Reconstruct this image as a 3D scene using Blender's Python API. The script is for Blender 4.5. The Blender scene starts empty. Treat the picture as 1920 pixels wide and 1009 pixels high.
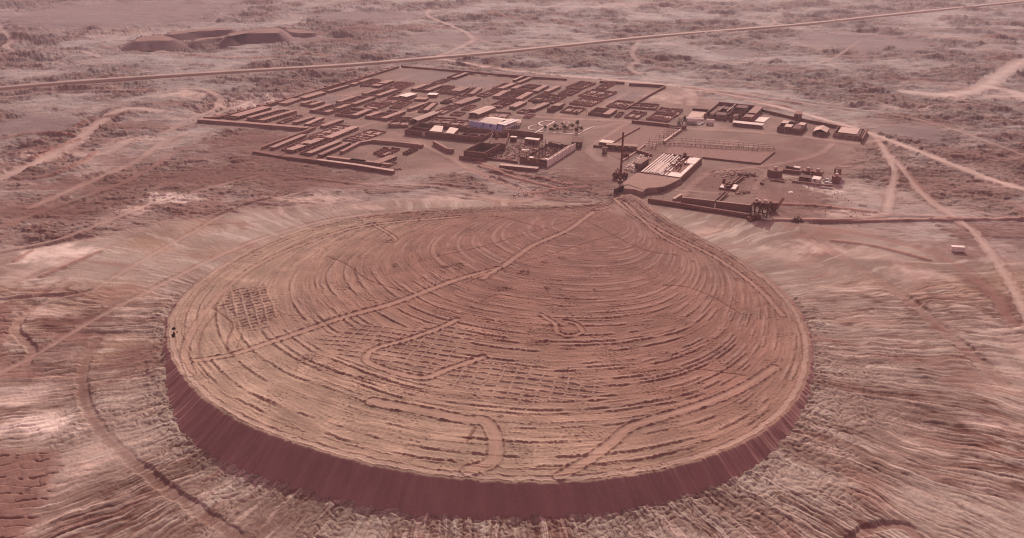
import bpy, bmesh, math, random
import numpy as np
from mathutils import Vector, Matrix

scene = bpy.context.scene
R = math.radians
random.seed(7)

# ------------------------------------------------------------------ camera
H = 150.0
F = 1450.0
PITCH = 24.62
cam_d = bpy.data.cameras.new('camera')
cam = bpy.data.objects.new('camera', cam_d)
scene.collection.objects.link(cam)
cam.location = (0, 0, H)
cam.rotation_euler = (R(90 - PITCH), 0, 0)
cam_d.sensor_width = 36.0
cam_d.lens = 36.0 * F / 1920.0
cam_d.clip_start = 1.0
cam_d.clip_end = 40000
scene.camera = cam

# ------------------------------------------------------------------ light
SUN_EL, SUN_AZ = 30.0, 9.0          # azimuth clockwise from +Y
w = bpy.data.worlds.new('World'); scene.world = w; w.use_nodes = True
nt = w.node_tree; bg = nt.nodes['Background']
sky = nt.nodes.new('ShaderNodeTexSky'); sky.sky_type = 'NISHITA'; sky.sun_disc = False
sky.sun_elevation = R(SUN_EL); sky.sun_rotation = R(SUN_AZ); sky.dust_density = 3.0
hs = nt.nodes.new('ShaderNodeHueSaturation'); hs.inputs['Saturation'].default_value = 0.25
mx = nt.nodes.new('ShaderNodeMix'); mx.data_type = 'RGBA'; mx.blend_type = 'MULTIPLY'
mx.inputs['Factor'].default_value = 1.0
mx.inputs[7].default_value = (1.0, 0.50, 0.56, 1)
nt.links.new(sky.outputs[0], hs.inputs['Color']); nt.links.new(hs.outputs[0], mx.inputs[6])
nt.links.new(mx.outputs[2], bg.inputs['Color'])
bg.inputs['Strength'].default_value = 0.15
sun_d = bpy.data.lights.new('sun', 'SUN'); sun = bpy.data.objects.new('sun', sun_d)
scene.collection.objects.link(sun)
sun_d.energy = 2.55; sun_d.angle = R(0.5); sun_d.color = (1.0, 1.0, 0.82)
sun.rotation_euler = (R(90 - SUN_EL), 0, R(180 - SUN_AZ))
# the lamp shines down its -Z; aim it explicitly
sd = Vector((math.sin(R(SUN_AZ)) * math.cos(R(SUN_EL)), math.cos(R(SUN_AZ)) * math.cos(R(SUN_EL)), math.sin(R(SUN_EL))))
sun.rotation_euler = sd.to_track_quat('Z', 'Y').to_euler()
sun.location = (0, 400, 400)
scene.cycles.pixel_filter_type = 'BLACKMAN_HARRIS'; scene.cycles.filter_width = 1.1
vs = scene.view_settings
vs.view_transform = 'Standard'; vs.look = 'None'; vs.gamma = 1.0; vs.use_curve_mapping = False
vs.exposure = 0.44

# ------------------------------------------------------------------ helpers
CP, SP = math.cos(R(PITCH)), math.sin(R(PITCH))
def G(px, py, z=0.0):
    """spot of the ground (height z) seen at a photo pixel"""
    dx, dy = (px - 960.0) / F, (504.5 - py) / F
    d = Vector((dx, CP + dy * SP, -SP + dy * CP))
    k = (z - H) / d.z
    return Vector((d.x * k, d.y * k, z))
def GA(pts, z=0.0):
    return np.array([[*G(p[0], p[1], z)[:2]] for p in pts])

_rng = np.random.RandomState(3)
_perm = _rng.permutation(512).astype(np.int32)
_perm = np.concatenate([_perm, _perm])
_ang = _rng.rand(512) * 2 * np.pi
_gx, _gy = np.cos(_ang).astype(np.float32), np.sin(_ang).astype(np.float32)
def perlin(x, y):
    x = np.asarray(x, np.float32); y = np.asarray(y, np.float32)
    xi = np.floor(x).astype(np.int32); yi = np.floor(y).astype(np.int32)
    fx = x - xi; fy = y - yi
    u = fx * fx * fx * (fx * (fx * 6 - 15) + 10); v = fy * fy * fy * (fy * (fy * 6 - 15) + 10)
    xi &= 511; yi &= 511
    def g(ix, iy, ax, ay):
        h = _perm[(_perm[ix & 511] + iy) & 511]
        return _gx[h] * ax + _gy[h] * ay
    a = g(xi, yi, fx, fy); b = g(xi + 1, yi, fx - 1, fy)
    c = g(xi, yi + 1, fx, fy - 1); d = g(xi + 1, yi + 1, fx - 1, fy - 1)
    a = a + u * (b - a); c = c + u * (d - c)
    return (a + v * (c - a)) * 1.5
def fbm(x, y, o=4, g=0.5):
    s = 0; a = 1.0; n = 0.0
    for i in range(o):
        s = s + a * perlin(x * 2 ** i + 17.3 * i, y * 2 ** i - 9.1 * i); n += a; a *= g
    return s / n
def ridged(x, y, o=3):
    s = 0; a = 1.0; n = 0.0
    for i in range(o):
        s = s + a * (1 - np.abs(perlin(x * 2 ** i + 31.7 * i, y * 2 ** i + 5.2 * i)) * 2); n += a; a *= 0.5
    return s / n
def ss(a, b, x):
    t = np.clip((x - a) / (b - a), 0, 1); return t * t * (3 - 2 * t)
def smooth_line(P, n=4):
    """catmull-rom through the points"""
    P = np.asarray(P, float)
    if len(P) < 3: return P
    Q = np.vstack([2 * P[0] - P[1], P, 2 * P[-1] - P[-2]]); out = []
    for i in range(1, len(Q) - 2):
        for k in range(n):
            t = k / n
            out.append(0.5 * (2 * Q[i] + (Q[i + 1] - Q[i - 1]) * t + (2 * Q[i - 1] - 5 * Q[i] + 4 * Q[i + 1] - Q[i + 2]) * t * t
                              + (3 * Q[i] - Q[i - 1] - 3 * Q[i + 1] + Q[i + 2]) * t ** 3))
    out.append(P[-1]); return np.array(out)
def line_dist(X, Y, P, reach):
    """(indices, signed distance, run) of the vertices within reach of the polyline"""
    lo = P.min(0) - reach; hi = P.max(0) + reach
    idx = np.nonzero((X > lo[0]) & (X < hi[0]) & (Y > lo[1]) & (Y < hi[1]))[0]
    x = X[idx]; y = Y[idx]
    best = np.full(len(idx), 1e9, np.float32); sgn = np.ones(len(idx), np.float32); run = np.zeros(len(idx), np.float32); acc = 0
    for (ax, ay), (bx, by) in zip(P[:-1], P[1:]):
        dx, dy = bx - ax, by - ay; L = math.hypot(dx, dy)
        if L < 1e-6: continue
        t = np.clip(((x - ax) * dx + (y - ay) * dy) / (L * L), 0, 1)
        d = np.hypot(x - ax - t * dx, y - ay - t * dy)
        m = d < best
        best[m] = d[m]; run[m] = acc + t[m] * L
        sgn[m] = np.sign((x[m] - ax) * dy - (y[m] - ay) * dx)
        acc += L
    k = best < reach
    return idx[k], best[k], sgn[k], run[k]
def inside(X, Y, P):
    r = np.zeros(len(X), bool); n = len(P)
    for i in range(n):
        x1, y1 = P[i]; x2, y2 = P[(i + 1) % n]
        c = ((y1 > Y) != (y2 > Y)); 
        xs = (x2 - x1) * (Y - y1) / ((y2 - y1) if abs(y2 - y1) > 1e-9 else 1e-9) + x1
        r ^= c & (X < xs)
    return r

def grid_mesh(name, V, nr, nc, wrap, attrs, mat):
    me = bpy.data.meshes.new(name)
    n = len(V); me.vertices.add(n); me.vertices.foreach_set('co', V.astype(np.float32).ravel())
    r = np.arange(nr - 1)[:, None]; cN = nc if wrap else nc - 1
    c = np.arange(cN)[None, :]; c2 = (c + 1) % nc
    q = np.stack([r * nc + c, (r + 1) * nc + c, (r + 1) * nc + c2, r * nc + c2], -1).reshape(-1, 4)
    me.loops.add(q.size); me.polygons.add(len(q))
    me.loops.foreach_set('vertex_index', q.astype(np.int32).ravel())
    me.polygons.foreach_set('loop_start', (np.arange(len(q)) * 4).astype(np.int32))
    me.polygons.foreach_set('loop_total', np.full(len(q), 4, np.int32))
    me.polygons.foreach_set('use_smooth', np.ones(len(q), bool))
    for an, a in attrs.items():
        at = me.attributes.new(an, 'FLOAT_COLOR', 'POINT')
        b = np.ones((n, 4), np.float32); b[:, :3] = a; at.data.foreach_set('color', b.ravel())
    me.update(calc_edges=True)
    o = bpy.data.objects.new(name, me); scene.collection.objects.link(o)
    me.materials.append(mat); return o

# ------------------------------------------------------------------ materials
def earth_mat(name, scale=1.0, bump=0.35, var=0.22):
    m = bpy.data.materials.new(name); m.use_nodes = True; n = m.node_tree.nodes; l = m.node_tree.links
    p = n['Principled BSDF']; p.inputs['Roughness'].default_value = 0.95
    p.inputs['Specular IOR Level'].default_value = 0.12
    at = n.new('ShaderNodeAttribute'); at.attribute_name = 'earth'
    tc = n.new('ShaderNodeTexCoord')
    n1 = n.new('ShaderNodeTexNoise'); n1.inputs['Scale'].default_value = 0.9 * scale; n1.inputs['Detail'].default_value = 6; n1.inputs['Roughness'].default_value = 0.65
    n2 = n.new('ShaderNodeTexNoise'); n2.inputs['Scale'].default_value = 0.05 * scale; n2.inputs['Detail'].default_value = 5
    l.new(tc.outputs['Object'], n1.inputs['Vector']); l.new(tc.outputs['Object'], n2.inputs['Vector'])
    ad = n.new('ShaderNodeMath'); ad.operation = 'ADD'; l.new(n1.outputs['Fac'], ad.inputs[0]); l.new(n2.outputs['Fac'], ad.inputs[1])
    mr = n.new('ShaderNodeMapRange'); mr.inputs['From Min'].default_value = 0.6; mr.inputs['From Max'].default_value = 1.4
    mr.inputs['To Min'].default_value = 1 - var; mr.inputs['To Max'].default_value = 1 + var
    l.new(ad.outputs[0], mr.inputs['Value'])
    vm = n.new('ShaderNodeVectorMath'); vm.operation = 'SCALE'; l.new(at.outputs['Color'], vm.inputs[0]); l.new(mr.outputs[0], vm.inputs['Scale'])
    l.new(vm.outputs[0], p.inputs['Base Color'])
    b = n.new('ShaderNodeBump'); b.inputs['Strength'].default_value = bump; b.inputs['Distance'].default_value = 0.3
    l.new(n1.outputs['Fac'], b.inputs['Height']); l.new(b.outputs[0], p.inputs['Normal'])
    return m
EARTH = earth_mat('desert_earth'); CAKE = earth_mat('tailings_earth', 1.6, 0.3, 0.18)

# palette (linear albedo)
C_BASE = np.array([0.315, 0.205, 0.165]); C_DARK = np.array([0.18, 0.082, 0.060]); C_PALE = np.array([0.45, 0.355, 0.300])
C_RED = np.array([0.235, 0.115, 0.088]); C_TRACK = np.array([0.385, 0.275, 0.225]); C_OCHRE = np.array([0.34, 0.228, 0.152])
C_SALT = np.array([0.60, 0.52, 0.45])
def blend(col, idx, a, c):
    a = np.asarray(a)[:, None] if np.ndim(a) else a
    col[idx] = col[idx] * (1 - a) + c * a
# ------------------------------------------------------------------ the tailings mound: outline
RIM = [(1150,372,6),(1095,383,5),(1000,387,4),(880,390,3),(760,396,2.6),(680,405,2.4),(600,420,2.2),(530,441,2.2),(470,467,2.2),(420,494,2.3),(375,525,2.5),
 (345,553,2.2),(325,580,1.8),(315,605,1.7),(314,640,1.9),(322,668,3.0),(340,700,5.2),(370,736,7.4),(410,766,8.8),(460,795,8.8),(520,820,8.6),(600,847,8.2),(700,872,7.9),
 (800,890,7.5),(900,901,7.1),(980,905,6.9),(1080,903,6.7),(1180,893,6.5),(1280,872,6.3),(1360,845,6),(1430,810,4.8),(1480,768,3.5),(1505,730,2.6),(1518,690,2.1),
 (1520,650,1.9),(1512,615,2.0),(1495,580,2.2),(1470,550,2.6),(1430,515,2.8),(1380,480,3),(1320,448,3.4),(1270,420,4),(1230,395,5),(1205,375,6),(1180,364,6.4)]
_rim = np.array([[*G(a, b, h)[:2], h] for a, b, h in RIM])
_rc = smooth_line(np.vstack([_rim, _rim[:1]]), 8)[:-1]
MC = np.array(G(930, 600, 6)[:2])                      # middle of the mound
APEX = np.array(G(1135, 398, 6)[:2])                   # where the tailings were tipped
_ra = np.unwrap(np.arctan2(_rc[:, 1] - MC[1], _rc[:, 0] - MC[0]))
if _ra[-1] < _ra[0]: _ra = _ra[::-1]; _rc = _rc[::-1]
_rr = np.hypot(_rc[:, 0] - MC[0], _rc[:, 1] - MC[1])
_pa = np.concatenate([_ra - 2 * np.pi, _ra, _ra + 2 * np.pi])
def rim_r(th):
    return np.interp(th, _pa, np.tile(_rr, 3))
def rim_h(th):
    return np.interp(th, _pa, np.tile(_rc[:, 2], 3))
def mound_uv(x, y):
    th = np.arctan2(y - MC[1], x - MC[0]); d = np.hypot(x - MC[0], y - MC[1])
    return th, d, rim_r(th)
# the same outline seen from the apex, for the rings of old spreading
_aa = np.arctan2(_rc[:, 1] - APEX[1], _rc[:, 0] - APEX[0])

# ------------------------------------------------------------------ ground
def build_ground():
    a = np.radians(np.concatenate([[89, 80, 70, 62, 56], np.arange(52, 20, -0.040), np.arange(20, 4.2, -0.028)]))
    rad = np.concatenate([H / np.tan(a), np.geomspace(H / math.tan(R(4.1)), 7000, 22)])
    th = np.radians(np.concatenate([np.arange(-180, -50, 4.0), np.arange(-48, 48, 0.052), np.arange(50, 180, 4.0)]))
    nr, nc = len(rad), len(th)
    X = (rad[:, None] * np.sin(th)[None]).ravel().astype(np.float32); Y = (rad[:, None] * np.cos(th)[None]).ravel().astype(np.float32)
    D = np.hypot(X, Y)
    n = len(X); Z = np.zeros(n, np.float32)
    mth, md, mr = mound_uv(X, Y); out = md - mr                      # metres beyond the rim
    # regions ---------------------------------------------------------
    def patch(cx, cy, rx, ry, soft=0.5, ns=18.0, amp=0.6, rot=0):
        c = G(cx, cy); e = G(cx + rx, cy); f1 = G(cx, cy - ry); f2 = G(cx, cy + ry)
        ax = abs(e.x - c.x); ay = abs(f1.y - f2.y) / 2; yc = (f1.y + f2.y) / 2
        dx, dy = X - c.x, Y - yc
        if rot:
            cr, sr = math.cos(R(rot)), math.sin(R(rot)); dx, dy = dx * cr + dy * sr, -dx * sr + dy * cr
        m = (np.abs(dx) < ax * 2.2) & (np.abs(dy) < ay * 2.2); i = np.nonzero(m)[0]
        q = np.hypot(dx[i] / ax, dy[i] / ay) + amp * fbm(X[i] / ns, Y[i] / ns, 4, 0.6)
        return i, 1 - ss(1 - soft, 1 + soft * 0.3, q)
    town = GA([(380,232),(742,126),(1000,146),(1250,160),(1330,190),(1640,258),(1600,300),(1480,420),(1220,385),(1150,345),(1000,300),(740,325),(480,288),(600,245)])
    tin = inside(X, Y, town).astype(np.float32)
    # soft edge of the town
    i, d, s, r = line_dist(X, Y, np.vstack([town, town[:1]]), 12)
    tin[i] = np.where(tin[i] > 0.5, 0.5 + d / 24, 0.5 - d / 24)
    # apron of old tailings around the mound: wrinkled flow lines running outward
    apl = fbm(X / 60, Y / 60, 3) * 25
    apr = 1 - ss(110, 150, out + apl + np.maximum(0, (Y - 330)) * 1.2)
    apr *= 1 - ss(0.3, 0.7, tin)
    right = ss(-20, 60, X)
    # --- wrinkles
    wr = fbm(X / 16, Y / 16, 3) * 0.9
    s_ = mth * 105 + wr * 1.3 + fbm(out / 50, mth * 4, 2) * 4
    near = np.exp(-np.maximum(out, 0) / 22.0)
    # ropy flow lines: rounded lobes with sharp creases, long along 'out', tight along s
    wrp = fbm(X / 7, Y / 7, 3)
    b1 = np.abs(perlin(s_ / 2.3 + wrp * 0.22, out / 38.0)) * 1.6
    b2 = np.abs(perlin(s_ / 1.2 + 40 + wrp * 0.32, out / 16.0)) * 1.6
    b3 = np.abs(perlin(s_ / 9.0 + 80 + wrp * 0.2, out / 90.0)) * 1.6
    i1 = np.abs(perlin(X / 3.3 + wrp * 1.5, Y / 3.0 + wrp * 1.1)) * 1.6
    i2 = np.abs(perlin(X / 1.5 + wrp * 1.3 + 9, Y / 1.4 + wrp)) * 1.6
    front = 0.62 * ss(0.1, -0.6, (Y - MC[1]) / 60.0) * ss(46, 6, out + 40 * fbm(X / 22, Y / 22, 3)) * 0.9
    patchy = ss(-0.22, 0.25, fbm(s_ / 26, out / 40, 4, 0.6))
    soft_r = 0.34 + 0.66 * patchy
    hw = soft_r * (0.66 * b1 ** 0.40 + 0.42 * b2 ** 0.42 + 0.35 * np.sqrt(b3)) * (1 - front) + front * (0.85 * np.sqrt(i1) + 0.22 * np.sqrt(i2) + 0.35 * np.sqrt(b1))
    grit = fbm(X / 1.1, Y / 1.1, 3, 0.6); hw = hw * (1 + 0.35 * fbm(X / 5, Y / 5, 3)) + 0.13 * grit
    back = 1 - 0.72 * ss(0.35, 0.95, (Y - MC[1]) / 70.0); hw = hw * back
    fadeup = ss(-1, 5, out)
    Z += hw * apr * fadeup
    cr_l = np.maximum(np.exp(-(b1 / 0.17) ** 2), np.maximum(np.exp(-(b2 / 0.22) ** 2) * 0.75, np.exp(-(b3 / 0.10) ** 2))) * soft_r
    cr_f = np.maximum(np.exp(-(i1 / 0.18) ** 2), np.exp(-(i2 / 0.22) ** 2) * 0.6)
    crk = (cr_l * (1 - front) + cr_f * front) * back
    # --- wild desert: hummocks, gullies, diggings
    wild = np.clip(1 - apr - tin, 0, 1)
    lay = fbm(X / 140, Y / 140, 4); rough = ss(-0.20, 0.16, lay + 0.55 * fbm(X / 45 + 9, Y / 45, 4, 0.6))
    farg = 1 + np.clip((D - 400) / 900, 0, 1) * 1.0
    digs = ss(0.30, 0.62, ridged(X / 26 + 7, Y / 17, 4)); dig2 = ss(0.25, 0.6, ridged(X / 60 - 3, Y / 44 + 11, 4))
    h1 = fbm(X / 14, Y / 6, 4, 0.65); h2 = fbm(X / 5 + 7, Y / 2.6, 3, 0.6)
    heap = ss(0.10, 0.42, h1); clod = ss(0.12, 0.5, h2)
    vv = fbm(X / 95, Y / 58, 6, 0.62) * 7; fr_ = vv - np.floor(vv); scar = np.exp(-((fr_ - 0.5) / 0.085) ** 2) * ss(-.15, .2, fbm(X / 40, Y / 30 + 8, 3))
    vv2 = fbm(X / 40 + 20, Y / 26, 5, 0.62) * 5; fr2 = vv2 - np.floor(vv2); scar2 = np.exp(-((fr2 - 0.5) / 0.10) ** 2) * ss(0, .3, fbm(X / 30 + 6, Y / 22, 3))
    nr_ = 0.5 + 0.5 * ss(380, 650, D)
    def terr(v, lo, hi): f = np.floor(v); return f + ss(lo, hi, v - f)
    tv = fbm(X / 105 + 2, Y / 62 + 5, 7, 0.60) * 9; tw = fbm(X / 34 + 50, Y / 22 + 5, 5, 0.6) * 4.5
    sc1 = tv - np.floor(tv); sc2 = tw - np.floor(tw)
    Z += wild * nr_ * (0.30 + 0.70 * rough) * (0.80 * farg * terr(tv, 0.82, 0.98) + 0.60 * farg * terr(tw, 0.76, 0.98)) + wild * 0.22 * h2
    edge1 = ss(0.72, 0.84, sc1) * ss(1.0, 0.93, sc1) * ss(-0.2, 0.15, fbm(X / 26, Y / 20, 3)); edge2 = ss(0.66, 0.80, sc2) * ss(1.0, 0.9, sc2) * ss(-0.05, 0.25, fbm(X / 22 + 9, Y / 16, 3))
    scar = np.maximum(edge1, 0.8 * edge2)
    pt = fbm(X / 19 + 3, Y / 12 + 60, 5, 0.6) + 0.25 * lay; spot = ss(0.13, 0.22, pt); pt2 = fbm(X / 9 + 30, Y / 6.5, 4, 0.6); spot2 = ss(0.18, 0.27, pt2)
    pit = ss(0.16, 0.24, -pt)
    Z += wild * 0.7 * farg * ss(0.06, 0.15, fbm(X / 62 + 15, Y / 36 + 33, 7, 0.60) + 0.35 * lay) * (1 + 0.8 * fbm(X / 5, Y / 4, 3))
    Z += wild * nr_ * (0.3 + 0.7 * rough) * (spot * 0.35 * farg + spot2 * 0.2 - pit * 0.3)
    Z += wild * (fbm(X / 300, Y / 300, 3) * ss(600, 1600, D) * 5)
    Z += tin * (0.10 * fbm(X / 4, Y / 4, 3))
    # colour ----------------------------------------------------------
    col = np.empty((n, 3), np.float32)
    k = np.clip(0.5 + 0.9 * fbm(X / 90, Y / 90, 5, 0.6), 0, 1)[:, None]
    col[:] = C_BASE * (1 - k) * 0.92 + (C_BASE * 0.55 + C_PALE * 0.45) * k
    allv = np.arange(n)
    blend(col, allv, wild * (0.18 + 0.30 * rough), C_DARK)
    blend(col, allv, wild * (0.25 + rough * 0.75) * np.clip(0.2 * heap + 0.75 * scar + 0.12 * clod, 0, 0.85), C_DARK * 0.85)  # scarp risers and heaps darkened: shade of their faces put into the colour
    blend(col, allv, wild * (0.25 + 0.75 * rough) * spot * 0.16, C_DARK * 0.9)  # mounds darkened too, partly dark earth, partly painted shade
    blend(col, allv, wild * (0.35 + 0.65 * rough) * spot2 * 0.2, C_DARK * 0.9)
    blend(col, allv, wild * pit * 0.35, C_PALE)
    blend(col, allv, wild * ss(0.12, 0.5, -h1 * 0.6 - lay + 0.4 * fbm(X / 20, Y / 14, 4)) * 0.5, C_PALE)
    blend(col, allv, wild * ss(0.30, 0.55, -h2 - 0.3 * lay) * 0.45, C_PALE)
    col *= 1 - wild[:, None] * (np.array([0.24, 0.13, 0.08]) + np.outer(ss(350, 900, D), np.array([0.10, 0.02, -0.03])))  # far ground greyer and bluer with distance: haze tone put into the colour
    rz = fbm(X / 62 + 15, Y / 36 + 33, 7, 0.60) + 0.35 * lay; rzm = ss(0.07, 0.14, rz)
    blend(col, allv, wild * rzm * np.clip(0.42 + 0.5 * fbm(X / 6, Y / 4, 4, .62), 0, .8), C_DARK * np.array([.95, 1.0, 1.05]))
    blend(col, allv, wild * ss(0.10, 0.20, -rz) * np.clip(0.25 + 0.4 * fbm(X / 14, Y / 8, 4), 0, .6), C_PALE * .92)
    # apron colour: pinkish lobes, shade painted dark into the creases between them, ochre and pale bands
    ak = np.clip(0.5 + 1.5 * fbm(s_ / 20, out / 80, 4), 0, 1)
    apc = (C_BASE * np.array([.70, .77, .77]))[None] * (1 - ak[:, None]) + (C_PALE * np.array([.82, .87, .86]))[None] * ak[:, None]
    oc = ss(0.1, 0.5, fbm(s_ / 34 + 5, out / 90, 3))[:, None] * 0.6
    apc = apc * (1 - oc) + C_OCHRE * 0.9 * oc
    fl = ss(0.08, 0.30, fbm(s_ / 2.0, out / 26, 4, 0.65))[:, None] * 0.75 * back[:, None]; apc = apc * (1 - fl) + C_PALE * 1.12 * fl
    fd = ss(0.05, 0.45, fbm(s_ / 9 + 33, out / 40, 4))[:, None] * 0.5; apc = apc * (1 - fd) + C_RED * 1.1 * fd; fp = ss(0.16, 0.34, fbm(s_ / 3.1 + 70, out / 50, 4, 0.6))[:, None] * 0.5; apc = apc * (1 - fp) + C_SALT * np.array([.86, .89, .88]) * fp
    apc = apc * (1 + 0.22 * grit)[:, None]
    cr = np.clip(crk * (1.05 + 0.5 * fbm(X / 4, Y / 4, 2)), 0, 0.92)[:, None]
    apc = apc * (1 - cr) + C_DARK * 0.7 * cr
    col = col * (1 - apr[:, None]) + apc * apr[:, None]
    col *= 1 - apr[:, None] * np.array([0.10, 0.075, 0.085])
    # town floor: trodden, greyer, smoother
    tk = np.clip(0.5 + 1.0 * fbm(X / 30, Y / 30, 4), 0, 1)[:, None]
    blend(col, allv, tin * 0.9, 0)  if False else None
    tc_ = (C_BASE * 0.50) * (1 - tk) + (C_BASE * 0.55 + C_PALE * 0.12) * tk * np.array([0.98, 1.0, 1.0])
    col = col * (1 - tin[:, None]) + tc_ * tin[:, None]
    # named patches -----------------------------------------------------
    for q in DARK_PATCHES:
        i, a = patch(*q[:4], soft=0.55, ns=q[4] if len(q) > 4 else 14, amp=1.15); blend(col, i, a * np.clip(0.62 - 0.5 * fbm(X[i] / 7, Y[i] / 4.5, 5, 0.62), 0.1, 0.9), C_RED * np.array([.60, .64, .68])); Z[i] = Z[i] * (1 - 0.3 * a)
    for q in PALE_PATCHES:
        i, a = patch(*q[:4], soft=0.8, ns=12, amp=1.0); a = a * (0.45 + 0.75 * ss(-0.2, 0.3, fbm(s_[i] / 5, out[i] / 30, 4, 0.65))); blend(col, i, np.clip(a * q[4] * 1.5, 0, .9), C_SALT if q[4] > 0.5 else C_PALE)
    for q in SMOOTH_PATCHES:
        i, a = patch(*q[:4], soft=0.5, ns=25, amp=0.5); Z[i] *= (1 - a * 0.85); blend(col, i, a * 0.85, (C_BASE * 0.62 + C_PALE * 0.12) * q[4] * np.array([0.66, 0.76, 0.88]))
    # small dark heaps thrown up in lines (old prospect pits)
    # block field bottom-left: broken crust in brick-like slabs
    for pl, ang in BLOCK_FIELDS:
        P = GA(pl); m = inside(X, Y, P); i = np.nonzero(m)[0]
        if len(i) == 0: continue
        j, d, s, r = line_dist(X, Y, np.vstack([P, P[:1]]), 8.0); e = np.zeros(n, np.float32); e[i] = 1; e[j] *= np.clip(d / 4.5 + 0.5 * fbm(X[j] / 4, Y[j] / 4, 3), 0, 1)
        ca, sa = math.cos(R(ang)), math.sin(R(ang)); x = X[i] + fbm(X[i] / 7, Y[i] / 7, 3) * 3.5; y = Y[i] + fbm(X[i] / 9 + 3, Y[i] / 9, 3) * 2.6
        u = x * ca + y * sa; v = -x * sa + y * ca
        row = np.floor(v / 3.6); fv = v / 3.6 - row; uu = u / 8.0 + 0.43 * row + 0.3 * np.sin(row * 3.7); fu = uu - np.floor(uu)
        gap = np.maximum(ss(0.22, 0.06, fv), 0.2 * ss(0.07, 0.02, np.minimum(fu, 1 - fu))) * ss(-0.25, 0.1, fbm(X[i] / 4, Y[i] / 4, 3))
        tilt = fv * 0.42 + 0.22 * np.sin(np.floor(uu) * 7.1 + row * 2.3)
        ee = e[i]
        Z[i] = Z[i] * (1 - ee) + ee * (0.45 + tilt - gap * 0.6 + 0.1 * fbm(X[i] / 2, Y[i] / 2, 2))
        blend(col, i, ee * 0.88, np.array([.215, .125, .098])); blend(col, i, ee * gap * 0.6, C_DARK * .9)
    # berms and roads ----------------------------------------------------
    for pts, wd, c, a, up in TRACKS:
        P = smooth_line(GA(pts), 5); wd2 = wd / 2
        i, d, s, r = line_dist(X, Y, P, wd * 1.3 + 2)
        d2 = d + fbm(X[i] / 5, Y[i] / 5, 3, 0.6) * wd * 0.30
        t = 1 - ss(wd2 * 0.7, wd2 * 1.1 + 0.4, d2)
        Z[i] = Z[i] * (1 - t * 0.9) + up * t
        cc = {'T': C_TRACK, 'P': C_PALE, 'D': C_RED * 0.68, 'R': C_RED, 'B': C_BASE, 'S': C_SALT * 0.85, 'H': C_PALE * 1.05}[c]
        # worn wheel lines
        wear = 0.8 + 0.2 * np.cos(d / wd2 * 4.6)
        blend(col, i, np.clip(t * a * wear * (0.62 + 0.3 * fbm(X[i] / 25, Y[i] / 25, 3)), 0, 0.95), cc * 0.95)
        if up < 0.01 and c in 'TP':                     # windrow of spoil at the edges
            e = np.exp(-((d2 - wd2 * 1.25) / (0.5 + wd2 * 0.16)) ** 2) * np.clip(0.6 + 0.8 * fbm(X[i] / 9, Y[i] / 9, 2), 0, 1)
            Z[i] += e * 0.28; blend(col, i, e * 0.4, C_DARK)
    for pts, wd, h, ctop in BERMS:
        P = smooth_line(GA(pts), 5)
        i, d, s, r = line_dist(X, Y, P, wd * 1.6)
        t = np.clip((wd - d + 0.3 * fbm(X[i] / 3, Y[i] / 3, 2)) / (wd * 0.55), 0, 1)
        Z[i] += h * t * (0.85 + 0.25 * fbm(X[i] / 6, Y[i] / 6, 2)); blend(col, i, t * 0.7, C_RED * 1.1); blend(col, i, ss(0.7, 1, t) * ctop, C_TRACK)  # flanks darkened, crest lightened: bank's shade and sunlit top painted into the colour
    # level ground where the mound and its foot stand
    foot = ss(6.5, 2.0, out - 0.9 * rim_h(mth) + 3)
    Z = Z * (1 - foot) - 0.6 * foot * ss(0, -2, out)
    jj = (out > -1) & (out < 26) & (Y < MC[1] + 30)
    i = np.nonzero(jj)[0]; q = np.exp(-np.maximum(out[i] - rim_h(mth[i]) * 1.1, 0) / 5)
    Z[i] += q * (0.5 + 1.0 * ridged(X[i] / 2.6, Y[i] / 2.6, 3) + 0.9 * fbm(X[i] / 6, Y[i] / 6, 2)) * ss(-1, 1, out[i]) * 0.8
    V = np.stack([X, Y, Z], 1)
    # the ring grid runs clockwise from above, so flip for upward normals
    o = grid_mesh('ground', V.reshape(nr, nc, 3)[:, ::-1].reshape(-1, 3), nr, nc, True, {'earth': np.clip(col, 0, 1).reshape(nr, nc, 3)[:, ::-1].reshape(-1, 3)}, EARTH)
    o['kind'] = 'structure'
    return o

DARK_PATCHES = [(480,305,190,44,30),(640,335,150,20,30),(330,335,170,24,30),(120,395,150,20,30),(500,262,110,24,30),(1360,340,120,26,20),(1480,300,110,30,20),(1300,385,60,10,12),(1520,395,120,16,14),(1100,330,60,30,14),(1200,250,50,26,14),(470,262,90,24),(590,335,150,22),(390,330,90,14),(220,350,140,20),(90,395,120,14),(560,305,110,16),(130,640,70,60,8),(240,680,60,40,8),
 (60,335,80,20),(130,345,60,14),(200,262,40,10),(260,235,60,12),(60,280,60,10),(230,300,60,14),(1850,440,90,26),(1720,330,60,20),(1850,300,90,25),(1640,415,80,8),
 (1790,470,50,26),(1880,570,30,60),(1890,110,60,10),(1840,165,90,8),(1720,150,80,8),(1480,130,80,8),(1090,345,70,20),(960,325,60,12),
 (720,55,110,6),(600,60,90,5),(640,75,200,5),(1700,230,150,14),(1500,270,60,10),(1540,240,60,16),(1440,200,60,8),(1340,345,50,12),(1480,365,80,20),
 (1220,275,60,25),(1370,285,70,12)]
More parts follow.
